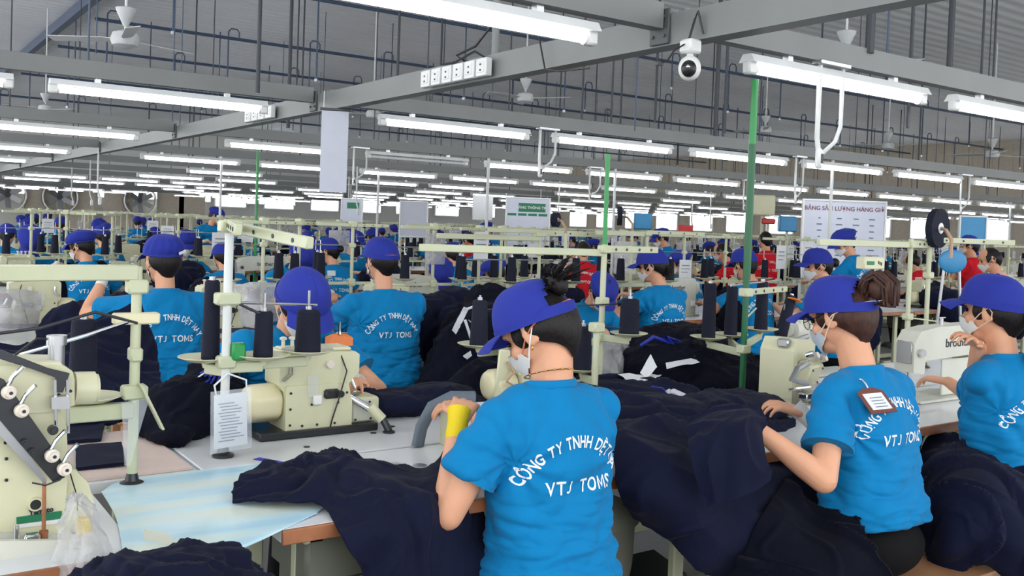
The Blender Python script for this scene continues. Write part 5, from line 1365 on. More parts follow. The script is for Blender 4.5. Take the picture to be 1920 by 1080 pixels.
# paper pouch hanging from it
pc = thing('paper_pouch', 'clear pouch with a printed work slip hanging on the cream post', 'pouch', (.885, 2.62, 0))
P4 = [at(402, 742, y=2.60), at(462, 735, y=2.60), at(464, 832, y=2.59), at(402, 843, y=2.59)]
off = Vector((.885, 2.62, 0)); P4 = [p - off for p in P4]; h = Vector((0, .004, 0))
MB().add(P4 + [p + h for p in P4], [(3, 2, 1, 0), (4, 5, 6, 7)] + [(i, (i + 1) % 4, 4 + (i + 1) % 4, 4 + i) for i in range(4)]).build('slip', 'paper', pc)
ln = MB(); u_, v_ = P4[1] - P4[0], P4[3] - P4[0]
for k in range(13):
    a = P4[0] + u_ * (.12 + .05 * (k % 3)) + v_ * (.16 + k * .058) + Vector((0, -.0006, 0)); ln.add([a, a + u_ * (.5 + .07 * (k % 4)), a + u_ * (.5 + .07 * (k % 4)) + v_ * .022, a + v_ * .022], [(0, 1, 2, 3)])
ln.build('printed_lines', 'printblue', pc)
Q4 = [p + Vector((s_ * .012, -.004, t_ * .012)) for p, (s_, t_) in zip(P4, ((-1, 1), (1, 1), (1, -1), (-1, -1)))]
MB().add(Q4 + [p + Vector((0, .001, 0)) for p in Q4], [(3, 2, 1, 0), (4, 5, 6, 7)] + [(i, (i + 1) % 4, 4 + (i + 1) % 4, 4 + i) for i in range(4)]).build('sleeve', 'glassy', pc)
# pale green pole stand behind the near worker, saucers at its foot
s3 = near_stand(2.61, 3.05, TZ + .001, 'thread stand with pale pole behind the near worker\'s bun', .62, [(.35, .05, 0, .03, .60, .02), (-.75, .25, 0, .03, .585, .02)], [(-.70, -.13, .235), (.03, -.14, .25)], [([(-.72, -.12, .37), (.1, -.1, .38)], .003, 'darksteel')], 'post', [(.60, .05), (.38, .05), (.23, .05)])
MB().cyl((0, 0, .62), (0, 0, 1.0), .010, n=12).build('pole', 'green_pole', s3)
p = at(905, 655, y=2.9); 
cone_on(1.91, 2.92, TZ + .239, 'dark thread cone on a saucer left of the near worker\'s cap', .17, .034, .027)
cone_on(2.64, 2.91, TZ + .254, 'dark thread cone right of the cream machine bag, on the pale pole stand', .15, .042, .038)
s3b = near_stand(2.22, 2.62, TZ + .001, 'short thread stand right behind the near worker\'s neck', .34, [], [(.02, .10, .155)], [([(-.02, .1, .33), (.2, .1, .31)], .003, 'darksteel')], 'post', [(.33, .05)])
p = at(1090, 684, y=2.72); cone_on(2.24, 2.72, TZ + .159, 'dark thread cone directly right of the near worker\'s nape', .165, .036, .031)
# dark green pole stand
s4 = near_stand(2.985, 2.60, TZ + .001, 'dark green pole rising to the nearest lamp, with cream cone arm', .5, [(.42, .14, 0, .025, .45, .018)], [(.07, .26, .225), (.22, .27, .23), (.36, .22, .255)], [([(.02, .1, .47), (.5, .25, .48)], .004, 'steel'), ([(.0, 0, .34), (.3, .2, .36)], .004, 'post')], 'green', [(.45, .05), (.22, .05)])
MB().cyl((0, 0, .5), (0, 0, 1.05), .0155, n=14).build('pole', 'green', s4); MB().cyl((0, 0, 1.05), (0, 0, 1.31), .0145, n=14).build('pole_tip', 'green_pole', s4)
for (x, y, z, lb, h_, a_, b_) in ((3.055, 2.86, .229, 'tall dark cone left of the three on the dark green pole stand', .24, .030, .027), (3.205, 2.87, .234, 'middle dark cone of the three on the dark green pole stand', .22, .029, .024), (3.345, 2.82, .259, 'right dark cone of the three on the dark green pole stand', .22, .030, .024)):
    cone_on(x, y, TZ + z, lb, h_, a_, b_)
p = at(1478, 590, y=2.9)
t = cone_on(p.x - .05, 2.9, p.z - .10, 'leaning dark thread cone with an orange ring left of the brown bun worker\'s cap', .2, .030, .024, tilt=(0, .35, 0))
s5 = near_stand(p.x - .09, 2.95, TZ + .001, 'low cream stand holding the leaning thread cone', p.z - .12 - TZ, [], [(.06, -.05, p.z - .14 - TZ)], [], 'post', [])
q = at(1490, 563, y=2.88); o = MB().lathe([(.022, -.004), (.034, -.002), (.036, .003), (.022, .005), (.022, -.004)], 24, q, Rxyz(0, .35, 0)).build('orange_ring', 'orange'); tag(o, 'orange plastic ring on top of the leaning thread cone', 'ring')
# twin posts with cross arms right of centre
s6 = near_stand(4.60, 2.9, TZ + .001, 'left of two cream posts above the brown bun', .69, [(-.80, -.02, 0, .032, .66, .02), (.17, 0, 0, .04, .665, .02)], [], [([(-.05, 0, .28), (.32, -.1, .24)], .004, 'post')], 'post', [(.66, .05), (.28, .05)])
s7 = near_stand(4.775, 2.9, TZ + .001, 'right of two cream posts above the brown bun', .70, [(.45, -.22, 0, .03, .69, .02)], [(.12, -.2, .20), (.34, -.18, .22)], [], 'post', [(.69, .05), (.5, .05), (.2, .05)])
cone_on(4.895, 2.70, TZ + .204, 'dark thread cone below the two cream posts', .17, .033, .028); cone_on(5.115, 2.72, TZ + .224, 'dark thread cone below the two cream posts, right one', .15, .04, .036)
# control box hanging on twin posts
q = at(1632, 493, y=2.86)
t = thing('control_box', 'pale control box with green display hung on the left cream post', 'control box', q, rz=0)
MB().box((0, 0, 0), (.17, .05, .062), .005).build('case', 'cream', t); MB().box((-.035, -.0265, 0), (.06, .003, .018), .001).build('display', 'green_print', t)
for k in range(3): MB().box((.03 + .012 * k, -.0265, .004 - .004 * k), (.006, .003, .016), .001).build('button', 'black', t)
# slim arms hanging in the middle distance
s8 = near_stand(3.93, 5.28, TZ + .001, 'cream middle stand with very long flat top arm over the reaching worker', .66, [(-.80, .04, 0, .035, .60, .025), (.75, .1, 0, .04, .64, .025), (-.5, -.1, 0, .03, .65, .02)], [(-.3, -.1, .3), (.25, -.1, .3)], [([(-.6, 0, .45), (.5, 0, .45)], .004, 'steel')], 'post', [(.63, .09), (.5, .05)])
cone_on(3.63, 5.18, TZ + .304, 'dark thread cone on the cream middle stand, left one'); cone_on(4.18, 5.18, TZ + .304, 'dark thread cone on the cream middle stand, right one')
s9 = near_stand(4.88, 4.02 + 1.2, TZ + .001, 'cream stand with level top arm crossing the dark green pole', .68, [(-.5, 0, 0, .035, .655, .02), (.6, .0, 0, .03, .67, .02)], [(-.25, 0, .3), (.25, 0, .3)], [], 'post', [(.66, .07)])
cone_on(4.63, 5.22, TZ + .304, 'dark thread cone left on the stand crossing the dark green pole'); cone_on(5.13, 5.22, TZ + .304, 'dark thread cone right on the stand crossing the dark green pole')
# dark take-up reels standing on top of stands
def reel(u, v, d, R_, lb, ang=.3):
    c = at(u, v, d=d); t = thing('tape_reel', lb, 'reel', c, rz=ang)
    MB().lathe([(R_ * .28, -.018), (R_, -.018), (R_, .018), (R_ * .28, .018), (R_ * .28, -.018)], 32, R=Rxyz(PI / 2, 0, 0)).build('wound_tape', 'thread', t)
    MB().lathe([(.0, -.02), (R_ * .28, -.02), (R_ * .28, .02), (0, .02)], 20, R=Rxyz(PI / 2, 0, 0)).build('hub', 'paper', t)
    MB().tube([(0, -.02, 0), (-.03, -.06, -.01), (-.05, -.1, -.06), (-.05, -.1, -R_ - .05)], .010, 8).build('bracket', 'copper', t)
    if d > 6: MB().cyl((-.05, -.1, -c.z + .01), (-.05, -.1, -R_ - .04), .012, n=8).build('post', 'post', t)
reel(1758, 428, 5.10, .105, 'large dark tape reel with white hub on the twin cream posts', .1)
reel(1162, 405, 7.5, .075, 'dark tape reel above the worker with gauze on raised hand', .9)
reel(1042, 412, 6.5, .05, 'small dark tape reel with tan core on the cream middle stand', .5)

# ------------------------------------------------------------------ garments
def W(u, v, **k): return at(u, v, **k)
# centre: laid on the table, falling over its front edge
cA = cloth_sheet('garment', 'dark navy garment spread on the near table and hanging over its edge',
 [[W(436, 945, z=.77), W(520, 950, z=.772), W(602, 952, z=.772), W(640, 1010, y=1.93), W(680, 1080, y=1.93), (.98, 1.93, .40)],
  [W(440, 920, z=.785), W(530, 905, z=.80), W(640, 915, z=.80), W(700, 985, y=1.915), W(735, 1060, y=1.91), (1.06, 1.90, .40)],
  [W(470, 885, z=.80), W(560, 880, z=.815), W(690, 905, z=.81), W(765, 960, y=1.93), W(790, 1050, y=1.91), (1.14, 1.90, .40)],
  [W(560, 870, z=.80), W(610, 865, z=.83), W(720, 890, z=.81), W(800, 950, y=1.935), W(840, 1050, y=1.92), (1.22, 1.91, .42)],
  [W(640, 852, z=.79), W(672, 868, z=.81), W(770, 885, z=.80), W(845, 930, y=1.98), W(890, 1040, y=1.95), (1.30, 1.93, .42)],
  [W(655, 868, z=.77), W(700, 885, z=.775), W(800, 880, z=.785), W(872, 840, z=.85), W(905, 1000, y=2.02), (1.38, 1.97, .45)]], 110, 120, .014, 9, (1, 1, .5), .007, seed=2)
# right: the great heap between the near worker and the one with the brown bun, poured over the table edge
cB0 = cloth_pile('garment_heap', 'dark cloth lying under the great heap on the table', [((2.30, 2.38, .80), (.30, .16, .07)), ((2.65, 2.38, .80), (.3, .16, .06))], .014, .015, 8, (1, 1, .6), 'navy', seed=5)
cB = cloth_sheet('garment_heap', 'great heap of dark navy cloth pouring off the table between near worker and brown bun', rows_of((
 ((1080, 722, 2.85), (1085, 745, 2.62), (1110, 790, 2.30), (1135, 850, 2.02), (1165, 900, 1.95), (1190, 945, 1.95), (1210, 975, 1.96)),
 ((1130, 716, 2.85), (1150, 740, 2.60), (1180, 790, 2.26), (1205, 850, 1.98), (1225, 910, 1.88), (1245, 965, 1.87), (1262, 1010, 1.88)),
 ((1205, 728, 2.80), (1235, 750, 2.55), (1262, 800, 2.20), (1280, 860, 1.93), (1292, 930, 1.84), (1300, 990, 1.83), (1310, 1050, 1.86)),
 ((1290, 745, 2.70), (1320, 768, 2.48), (1345, 815, 2.14), (1358, 880, 1.89), (1365, 950, 1.82), (1370, 1020, 1.82), (1372, 1090, 1.86)),
 ((1370, 760, 2.60), (1395, 785, 2.40), (1415, 830, 2.10), (1425, 895, 1.88), (1430, 965, 1.80), (1425, 1040, 1.80), (1420, 1110, 1.84)),
 ((1450, 768, 2.50), (1475, 795, 2.34), (1490, 840, 2.08), (1495, 900, 1.90), (1490, 970, 1.82), (1480, 1040, 1.80), (1470, 1120, 1.84)))), 170, 150, .034, 6.5, (.30, 1.0, .85), .01, seed=5)
cC = cloth_sheet('garment_heap', 'dark cloth spread over the lap and knees of the brown bun worker', rows_of((
 ((1500, 850, 1.98), (1470, 900, 1.90), (1435, 960, 1.80), (1405, 1020, 1.76), (1375, 1090, 1.74), (1350, 1150, 1.72)),
 ((1530, 905, 1.92), (1505, 940, 1.84), (1480, 985, 1.74), (1460, 1035, 1.68), (1440, 1100, 1.64), (1425, 1160, 1.62)),
 ((1550, 940, 1.84), (1540, 970, 1.76), (1525, 1010, 1.66), (1515, 1055, 1.60), (1500, 1110, 1.56), (1490, 1170, 1.54)),
 ((1585, 968, 1.72), (1585, 990, 1.64), (1585, 1030, 1.56), (1590, 1065, 1.52), (1590, 1115, 1.48), (1585, 1175, 1.46)),
 ((1610, 985, 1.64), (1625, 1010, 1.56), (1645, 1045, 1.50), (1665, 1075, 1.46), (1680, 1120, 1.42), (1690, 1180, 1.40)))), 130, 110, .024, 8, (.9, .5, .35), .01, m='navy2', seed=8)
cD = cloth_sheet('garment_heap', 'dark cloth bundled over the lap of the ponytailed worker', rows_of((
 ((1735, 845, 2.02), (1726, 880, 1.98), (1722, 930, 1.92), (1720, 985, 1.88), (1722, 1030, 1.86), (1724, 1070, 1.86)),
 ((1775, 828, 1.98), (1765, 870, 1.80), (1762, 930, 1.68), (1765, 985, 1.62), (1768, 1030, 1.60), (1770, 1058, 1.62)),
 ((1830, 835, 1.86), (1825, 880, 1.64), (1825, 940, 1.54), (1828, 990, 1.50), (1832, 1030, 1.50), (1835, 1052, 1.52)),
 ((1885, 868, 1.72), (1885, 905, 1.54), (1888, 960, 1.46), (1892, 1010, 1.43), (1896, 1050, 1.43), (1900, 1090, 1.44)),
 ((1950, 890, 1.60), (1952, 930, 1.50), (1955, 980, 1.42), (1958, 1040, 1.38), (1960, 1080, 1.38), (1962, 1130, 1.38)))), 130, 110, .028, 8, (.9, .6, .4), .01, m='navy', seed=9)
cK = cloth_sheet('garment', 'dark cloth fold lying over the brown bun worker\'s left hand', [[W(1290, 790, d=2.72), W(1350, 762, d=2.74), W(1400, 762, d=2.74), W(1436, 785, d=2.70)], [W(1290, 830, d=2.56), W(1350, 800, d=2.56), W(1405, 798, d=2.56), W(1428, 812, d=2.60)], [W(1300, 880, d=2.50), W(1360, 868, d=2.49), W(1405, 856, d=2.50), W(1436, 850, d=2.54)], [W(1320, 950, d=2.50), W(1375, 935, d=2.48), W(1415, 920, d=2.48), W(1445, 900, d=2.50)]], 70, 70, .014, 9, (.5, 1, .6), .008, seed=31)
# pile at left between the posts, with tied straps
cE = cloth_pile('garment_heap', 'rounded dark garment pile with white and blue straps on the pinkish table', [((.92, 3.02, .84), (.16, .13, .10)), ((.84, 2.98, .80), (.13, .11, .06)), ((.98, 3.08, .88), (.10, .1, .09)), ((.80, 2.90, .785), (.07, .1, .03))], .009, .012, 13, (1, 1, 1), 'navy2', seed=12)
st = MB()
for k in range(7):
    a = k * .9; c = W(372 + 7 * k, 708 + 3 * math.sin(k), y=2.98 + .01 * k); st.tube([c, c + Vector((.02 * math.cos(a), -.01, .02)), c + Vector((.04, .0, .012 * math.sin(a))), c + Vector((.06, -.01, -.015))], .007, 6, flat=.5)
tag(st.build('strap_bundle', 'strapwhite'), 'white straps bunched on the rounded dark pile', 'straps')
st = MB()
for k in range(6):
    a = k * 1.3; c = W(376 + 8 * k, 700 + 6 * math.sin(k * 2), y=2.96); st.tube([c, c + Vector((.018, -.012, .014)), c + Vector((.03, .0, -.02 * math.cos(a))), c + Vector((.01, -.01, -.03))], .0075, 6, flat=.5)
tag(st.build('strap_bundle', 'strapblue'), 'bright blue straps bunched on the rounded dark pile', 'straps')
# long dark cloth sweeping down from the left behind the big machine
cF = cloth_sheet('garment', 'long dark cloth sweeping across behind the big cream machine',
 [[W(-40, 640, y=3.6), W(60, 650, y=3.55), W(150, 615, y=3.6), W(240, 572, y=3.7), W(262, 560, y=3.75)],
  [W(-40, 690, y=3.4), W(60, 680, y=3.4), W(150, 660, y=3.4), W(230, 650, y=3.5), W(290, 650, y=3.55)],
  [W(-40, 760, y=3.2), W(60, 760, y=3.2), W(150, 740, y=3.2), W(230, 730, y=3.25), W(300, 715, y=3.3)],
  [W(-40, 830, y=3.1), W(60, 820, y=3.1), W(150, 800, y=3.12), W(230, 790, y=3.12), W(270, 790, y=3.12)]], 70, 90, .022, 8, (.6, 1, 1), .01, m='navy', seed=4)
for (a, b, c_, d_, lb) in (((142, 835), (228, 828), (236, 868), (142, 876), 'flat folded navy cloth piece nearer on the pinkish table'), ((120, 800), (196, 795), (190, 822), (125, 828), 'flat folded navy cloth piece farther on the pinkish table')):
    P_ = [[W(*a, z=.785), W(*b, z=.785)], [W(*d_, z=.778), W(*c_, z=.778)]]
    cloth_sheet('cloth_piece', lb, P_, 14, 14, .003, 9, th=.009, m='navy', cat='cloth')
o = cloth_sheet('paper_sheet', 'white paper under the edge of the rounded dark pile', [[W(255, 760, z=.80), W(345, 755, z=.80)], [W(262, 785, z=.775), W(335, 772, z=.79)]], 10, 10, .004, 9, th=.001, m='paper', cat='paper')
# bottom left pile
cG = cloth_pile('garment_heap', 'dark navy garment heap at the bottom left corner', [(W(330, 1085, y=1.72), (.10, .1, .05)), (W(400, 1080, y=1.75), (.07, .09, .055)), (W(230, 1095, y=1.7), (.09, .09, .04)), (W(380, 1120, y=1.72), (.13, .12, .06)), (W(290, 1130, y=1.7), (.14, .12, .06))], .007, .012, 16, (1, 1, 1), 'navy', seed=14)
# cloth on the orange-badged worker's table, right of her machine
cH = cloth_pile('garment_heap', 'dark cloth laid on the table right of the cream interlock machine', [((1.62, 2.99, .80), (.20, .11, .045)), ((1.80, 3.02, .80), (.16, .12, .05)), ((1.45, 3.08, .83), (.12, .09, .05)), ((1.85, 2.9, .79), (.12, .1, .03))], .008, .013, 11, (.5, 1, 1), 'navy', seed=15)
# big heap with white ties behind, in the middle
cI = cloth_pile('garment_heap', 'tall dark garment heap with white ties left of the pleated-cap worker', [((3.10, 4.62, .80), (.30, .28, .20)), ((2.95, 4.45, .66), (.32, .25, .30)), ((3.14, 4.70, .93), (.15, .15, .15)), ((2.85, 4.4, .45), (.34, .25, .35)), ((3.3, 4.6, .6), (.3, .3, .35)), ((2.7, 4.05, .5), (.25, .2, .25))], .012, .022, 8, (1, 1, .8), 'navy2', seed=16)
for (u, v, du, dv, lb) in ((845, 620, 25, -45, 'white ribbon at the left of the tall dark heap'), (878, 600, 20, 30, 'white tie band at the middle of the tall dark heap'), (866, 668, 22, -14, 'small white tie end low on the tall dark heap')):
    a = W(u, v, y=4.25); b = W(u + du, v + dv, y=4.3); cloth_sheet('ribbon', lb, [[a, b], [a + Vector((.03, 0, -.02)), b + Vector((.035, 0, -.01))]], 6, 14, .008, 12, th=.002, m='strapwhite', cat='ribbon')
tag(MB().tube([W(875, 580, y=4.28), W(895, 572, y=4.25), W(908, 590, y=4.25), W(905, 625, y=4.25), W(888, 650, y=4.22), W(872, 600, y=4.22)], .008, 6).build('drawstring', 'strapwhite'), 'looped white cord on the tall dark heap', 'cord')
# heap with blue strap and papers behind the big right heap
cJ = cloth_pile('garment_heap', 'dark heap with bright blue strap below the worker with gauze on raised hand', [((3.25, 3.25, .86), (.28, .22, .14)), ((3.02, 3.02, .84), (.30, .2, .12)), ((3.5, 3.35, .82), (.24, .2, .12)), ((3.2, 2.85, .80), (.34, .15, .07)), ((3.35, 3.3, .7), (.4, .3, .3)), ((3.7, 3.5, .7), (.3, .3, .2))], .012, .02, 9, (1, 1, .9), 'navy2', seed=17)
tag(MB().tube([W(1202, 648, y=3.02), W(1225, 632, y=2.98), W(1262, 645, y=2.97), W(1248, 632, y=2.96), W(1272, 640, y=2.97), W(1262, 668, y=2.94)], .014, 8, flat=.6).build('blue_strap', 'strapblue'), 'bright blue strap tied over the dark heap', 'strap')
for (P_, lb) in (([[W(1248, 682, y=2.82), W(1302, 670, y=2.86)], [W(1250, 692, y=2.76), W(1312, 680, y=2.8)]], 'white paper lying on the heap with the blue strap, upper one'), ([[W(1200, 700, y=2.8), W(1220, 665, y=2.85)], [W(1212, 712, y=2.76), W(1232, 690, y=2.78)]], 'small folded white paper standing on the heap'), ([[W(1158, 702, y=2.78), W(1240, 705, y=2.82)], [W(1180, 720, y=2.7), W(1228, 712, y=2.75)]], 'white paper lying at the top of the great heap, left one')):
    cloth_sheet('paper_slip', lb, P_, 8, 8, .006, 9, th=.001, m='paper', cat='paper')
tag(MB().tube([W(1248, 738, y=2.62), W(1262, 735, y=2.6), W(1280, 745, y=2.58), W(1290, 755, y=2.56)], [.006, .014, .018, .012], 8).tube([W(1246, 738, y=2.62), W(1254, 732, y=2.6), W(1252, 744, y=2.6)], .008, 8).build('white_tie', 'strapwhite'), 'knotted white tie at the top of the great heap', 'tie')
tag(MB().tube([W(1212, 738, y=2.66), W(1222, 725, y=2.64), W(1242, 728, y=2.62), W(1255, 742, y=2.6)], .004, 6).build('drawstring', 'strapblue'), 'thin blue cord looped at the top of the great heap', 'cord')

# milky films hung over machines in the middle
cloth_sheet('plastic_bag', 'milky plastic bag hung right of the near worker\'s nape', rows_of((((1118, 640, 3.2), (1125, 690, 3.12), (1135, 740, 3.1), (1150, 772, 3.1)), ((1150, 642, 3.15), (1155, 690, 3.02), (1160, 735, 3.0), (1165, 765, 3.04)), ((1182, 645, 3.2), (1180, 690, 3.12), (1178, 730, 3.12), (1172, 760, 3.12)))), 40, 40, .018, 12, (1, 1, .4), .0015, m='bag', cat='plastic bag', seed=21)
cloth_sheet('plastic_bag', 'milky plastic bag hung beside the slanted-arm stand', rows_of((((440, 535, 4.3), (445, 570, 4.2), (455, 610, 4.2)), ((485, 530, 4.2), (488, 570, 4.05), (490, 615, 4.05)), ((530, 535, 4.3), (525, 570, 4.2), (515, 600, 4.2)))), 36, 36, .010, 11, (1, 1, .4), .0015, m='bag', cat='plastic bag', seed=22)
cloth_sheet('plastic_bag', 'grey plastic bag over a machine at the left edge', rows_of((((-30, 545, 5.5), (-30, 575, 5.35), (-30, 618, 5.3)), ((20, 543, 5.45), (22, 575, 5.27), (22, 618, 5.25)), ((78, 548, 5.5), (76, 580, 5.35), (70, 618, 5.3)))), 36, 36, .005, 9, (1, 1, .5), .0015, m='bag', cat='plastic bag', seed=23)

# ------------------------------------------------------------------ wooden stools
def stool(x, y, lb, L_=.62, D=.26, rz=0):
    t = thing('wooden_bench', lb, 'bench', (x, y, 0), rz)
    MB().box((0, 0, .43), (L_, D, .03), .004).build('seat', 'bench', t)
    for sx_ in (-1, 1):
        for sy_ in (-1, 1): MB().box((sx_ * (L_ / 2 - .04), sy_ * (D / 2 - .03), .2075), (.04, .03, .415), .003).build('leg', 'bench', t)
        MB().box((sx_ * (L_ / 2 - .04), 0, .15), (.025, D - .09, .03), .003).build('rail', 'bench', t)
    return t
stool(nx, ny - .04, 'light brown wooden bench under the near worker')
stool(w2x + .18, w2y - .06, 'light brown wooden bench under the brown bun worker', .9, .30)
stool(w3x + .2, w3y - .04, 'light brown wooden bench under the ponytailed worker', .7, .28)
stool(ox, oy + .02, 'light brown wooden bench under the orange-badged worker')
for (x, y, h_) in ((1.33, 4.92, 'the worker with white cap tag'), (2.44, 4.72, 'the broad-backed worker'), (4.72, 4.85, 'the worker with gauze on raised hand')): stool(x, y, 'brown wooden bench under ' + h_, .5)

# ------------------------------------------------------------------ boards and notices
def board(u0, v0, u1, v1, d, lb, m='board', post=True, nm='notice_board'):
    a, b = W(u0, v0, d=d), W(u1, v1, d=d); c = (a + b) / 2; wdt = abs((b - a).dot(_r0)); hgt = abs(a.z - b.z)
    t = thing(nm, lb, 'board', c, rz=-YAW)
    MB().box((0, 0, 0), (wdt, .015, hgt), .003).build('panel', m, t)
    for s_ in (-1, 1):
        MB().box((s_ * wdt / 2, -.004, 0), (.018, .026, hgt + .02), .002).build('frame', 'white', t); MB().box((0, -.004, s_ * hgt / 2), (wdt, .026, .018), .002).build('frame', 'white', t)
        if post: MB().cyl((s_ * wdt / 2, .02, -c.z), (s_ * wdt / 2, .02, hgt / 2), .012, n=8).build('leg', 'conduit', t)
    return t, wdt, hgt
t, wd_, hg_ = board(1506, 374, 1652, 600, 9.6, 'white output board with dark red heading')
text_at('heading', 'BẢNG SẢN LƯỢNG HÀNG GIỜ', .058, 'printred', (0, -.008, hg_ / 2 - .10), (1, 0, 0), (0, 0, 1), t, bold=.0012)
ln = MB()
for k in range(16):
    z = hg_ / 2 - .18 - k * .062
    for x in (-.25, -.05, .12, .28): ln.box((x, -.0085, z), (.02 + .05 * rnd.random(), .001, .012))
ln.build('written_rows', 'printblue', t)
t, wd_, hg_ = board(950, 370, 1028, 470, 12.0, 'notice board with green heading beyond the cream middle stand')
MB().box((.05, -.009, hg_ / 2 - .12), (.34, .003, .11)).build('heading_band', 'green_print', t)
text_at('heading', 'BẢNG THÔNG TIN', .045, 'paper', (.05, -.011, hg_ / 2 - .135), (1, 0, 0), (0, 0, 1), t, bold=.0008)
for k in range(4): MB().box((-.2 + k * .13, -.009, hg_ / 2 - .21), (.11, .003, .03)).build('small_heading', 'green_print', t)
t, wd_, hg_ = board(641, 372, 678, 425, 14.0, 'tall white notice board with small green heading above the low-bun worker')
MB().box((.02, -.009, hg_ / 2 - .1), (.18, .003, .09)).build('heading_band', 'green_print', t)
board(751, 377, 800, 445, 12.5, 'grey framed panel wrapped in plastic above the worker behind two cones', 'sign')
board(1800, 405, 1848, 452, 12.0, 'sky blue picture board above the red-shirted capped worker', 'sky_blue')
# light panels and boxes in the back
for (u, v, d, s_, m_, lb) in ((1430, 385, 12, (.3, .1, .26), 'cream', 'pale box on a post right of the dark green pole'), (1440, 415, 12, (.17, .1, .07), 'red', 'small red box under the pale box'), (1476, 420, 12, (.22, .12, .2), 'sky_blue', 'blue garment box right of the small red box'), (1205, 415, 13, (.24, .12, .22), 'sky_blue', 'blue folded stack above the standing masked worker'), (1786, 490, 7.6, (.22, .04, .18), 'sky_blue', 'round blue chair back beside the red-shirted worker'), (1285, 430, 13, (.2, .1, .12), 'red', 'red box behind the standing masked worker'), (905, 390, 15, (.32, .1, .4), 'paper', 'white garment hanging left of the green-headed notice board')):
    c = W(u, v, d=d)
    if 'chair back' in lb:
        t = thing('blue_chair', lb, 'chair', (c.x, c.y, 0), rz=-YAW); MB().ell((0, 0, c.z), (.115, .02, .095), nu=20, nv=12).build('backrest', 'sky_blue', t)
        MB().box((0, .2, .45), (.4, .4, .03), .02).build('seat', 'sky_blue', t)
        for q1 in (-1, 1): MB().tube([(q1 * .06, .01, c.z - .05), (q1 * .12, .02, .45), (q1 * .15, .02, .01)], .012).build('leg', 'steel', t); MB().cyl((q1 * .15, .36, 0), (q1 * .15, .36, .44), .012).build('leg', 'steel', t)
    else:
        t = thing('shelf_box', lb, 'box', (c.x, c.y, c.z), rz=-YAW); MB().box((0, 0, 0), s_, .015).build('box', m_, t); MB().box((0, 0, -s_[2] / 2 - (c.z - s_[2] / 2) / 2), (.03, .03, c.z - s_[2] / 2), .002).build('post', 'post', t)
# dark bundles on the tables and aisles of the middle rows
n = 0
for r, ry in enumerate(ROWS[1:5]):
    x = .117 * ry + .4
    while x < min(2 * ry, 2.0 * ry + .2, 19):
        for dy in (-.72, .72):
            if rnd.random() < (.42 if r < 2 else .45):
                cx, cy_0 = x + rnd.uniform(-.2, .2), ry + dy * rnd.uniform(.55, .8); 
                if n < 6: 
                    o = cloth_pile('garment_bundle', 'dark cloth bundle', [((0, 0, .08), (.26, .18, .12)), ((.12, .05, .14), (.16, .13, .1)), ((-.16, -.16, -.02), (.16, .12, .2)), ((.1, -.2, -.1), (.14, .1, .25))], .016, .022, 9, (1, 1, .8), 'navy2' if n % 2 else 'navy', seed=40 + n)
                    if n == 0: BND = []
                    BND.append(o)
                else:
                    o = BND[rnd.randrange(6)].copy(); COL.objects.link(o)
                o.location = (cx, cy_0, TZ + .02); o.rotation_euler = (0, 0, rnd.uniform(-.5, .5) + (0 if dy < 0 else PI)); n += 1
                tag(o, None, 'garment', 'dark garment bundles in the rows'); to_label.append((o, 'dark cloth bundle', 0 if r == 0 else (1 if r == 1 else 3)))
        x += rnd.uniform(.8, 1.4)
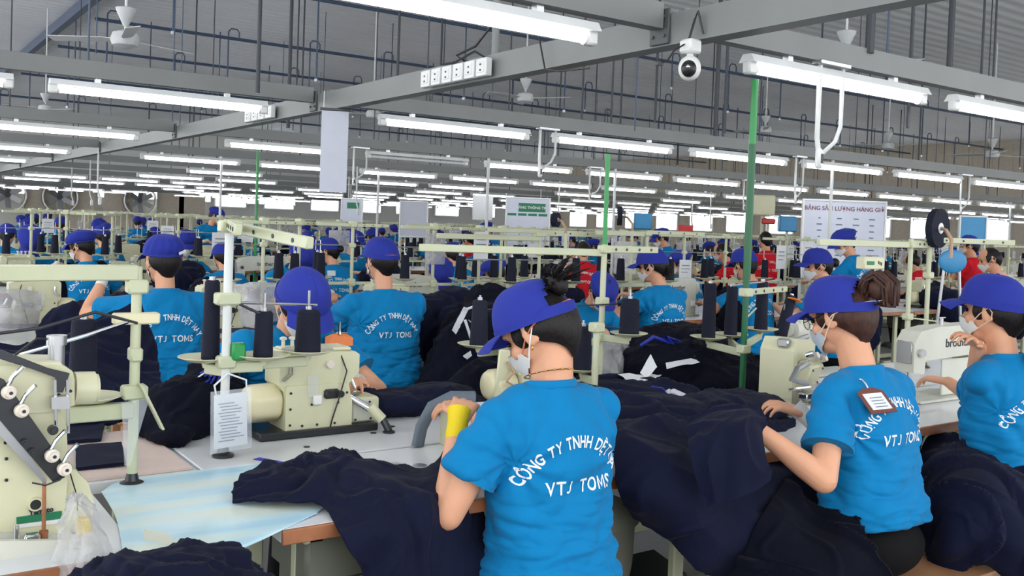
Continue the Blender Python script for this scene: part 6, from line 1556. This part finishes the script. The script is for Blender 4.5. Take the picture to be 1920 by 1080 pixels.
# work slips and pouches hanging from the far stands, white service posts
sl = thing('work_slip', 'slip', 'slip'); MB().box((0, 0, -.09), (.13, .004, .18), .001).build('slip', 'paper', sl); MB().box((0, -.003, -.05), (.08, .001, .008)).box((0, -.003, -.08), (.09, .001, .006)).box((-.01, -.003, -.11), (.07, .001, .006)).build('print', 'beam', sl); freeze(sl)
po = thing('hanging_pouch', 'pouch', 'pouch'); MB().box((0, 0, -.13), (.2, .012, .26), .005).build('pouch', 'bag', po); freeze(po)
for sx, sy in SPOTS:
    if rnd.random() < .42 and sy < 19:
        k = 0 if rnd.random() < .6 else 1; o = dup((sl, po)[k]); o.location = (sx, sy - (.02 if k == 0 else .024), rnd.uniform(1.20, 1.40)); o.rotation_euler = (0, 0, rnd.uniform(-.5, .2)); o.scale = (rnd.uniform(.8, 1.3), 1, rnd.uniform(.8, 1.25))
        o['label'] = ('white work slip' if k == 0 else 'grey milky pouch') + ' hanging on a thread stand in the middle rows'; o['group'] = 'slips and pouches hanging in the rows'
for q in (sl, po):
    for c in list(q.children): bpy.data.objects.remove(c)
    bpy.data.objects.remove(q)
p = at(484, 282, y=8.9); tag(MB().cyl((p.x, 8.9, TZ), (p.x, 8.9, p.z), .014, n=10).build('green_post', 'green_pole'), 'bright green post left of the hanging grey sign', 'post')
for (u, y, lb) in ((1556, 5.8, 'white service post before the white output board'), (1150, 8.98, 'white service post right of the pale green pole'), (912, 8.98, 'white service post left of the notice board'), (707, 12.2, 'white service post above the low-bun worker'), (412, 12.2, 'white service post left of the slanted cream arm'), (1893, 8.98, 'white service post near the right edge')):
    p = at(u, 420, y=y); tag(MB().cyl((p.x, y, TZ), (p.x, y, 2.19), .017, n=10).build('service_post', 'conduit'), lb, 'post')
for o in MK + MKs + [ST, STs, CN, TB]:
    for c in list(o.children):
        for d in list(c.children): bpy.data.objects.remove(d)
        bpy.data.objects.remove(c)
    bpy.data.objects.remove(o)
# ------------------------------------------------------------------ labels of the rows: told by the nearest person one can find
seen = set()
def rel(o):
    u, v, z = proj(o.location + Vector((0, 0, 1.0 if o.location.z < .1 else .2))); best = []
    for h, p in PEOPLE:
        a, b, c = proj(p); best.append((math.hypot(u - a, (v - b) * 1.5), h, 'left of' if u < a else 'right of', 'beyond' if z > c + .5 else ('in front of' if z < c - .5 else 'beside')))
    return sorted(best)
for o, d, lv in to_label:
    if lv >= 2 or not (-40 < proj(o.location + Vector((0, 0, .5)))[0] < 1960):
        o['label'] = d + ' in the crowded far rows'; continue
    done = False
    for dist, h, lr, fb in rel(o)[:6]:
        for lb in ('%s %s the %s' % (d, lr, h), '%s %s and %s the %s' % (d, fb, lr, h), '%s farther %s the %s' % (d, lr, h)):
            if lb not in seen and len(lb.split()) <= 16: o['label'] = lb; seen.add(lb); done = True; break
        if done: break
    if not done: o['label'] = d + ' half hidden in the middle rows'
    o['group'] = o.get('group', '')
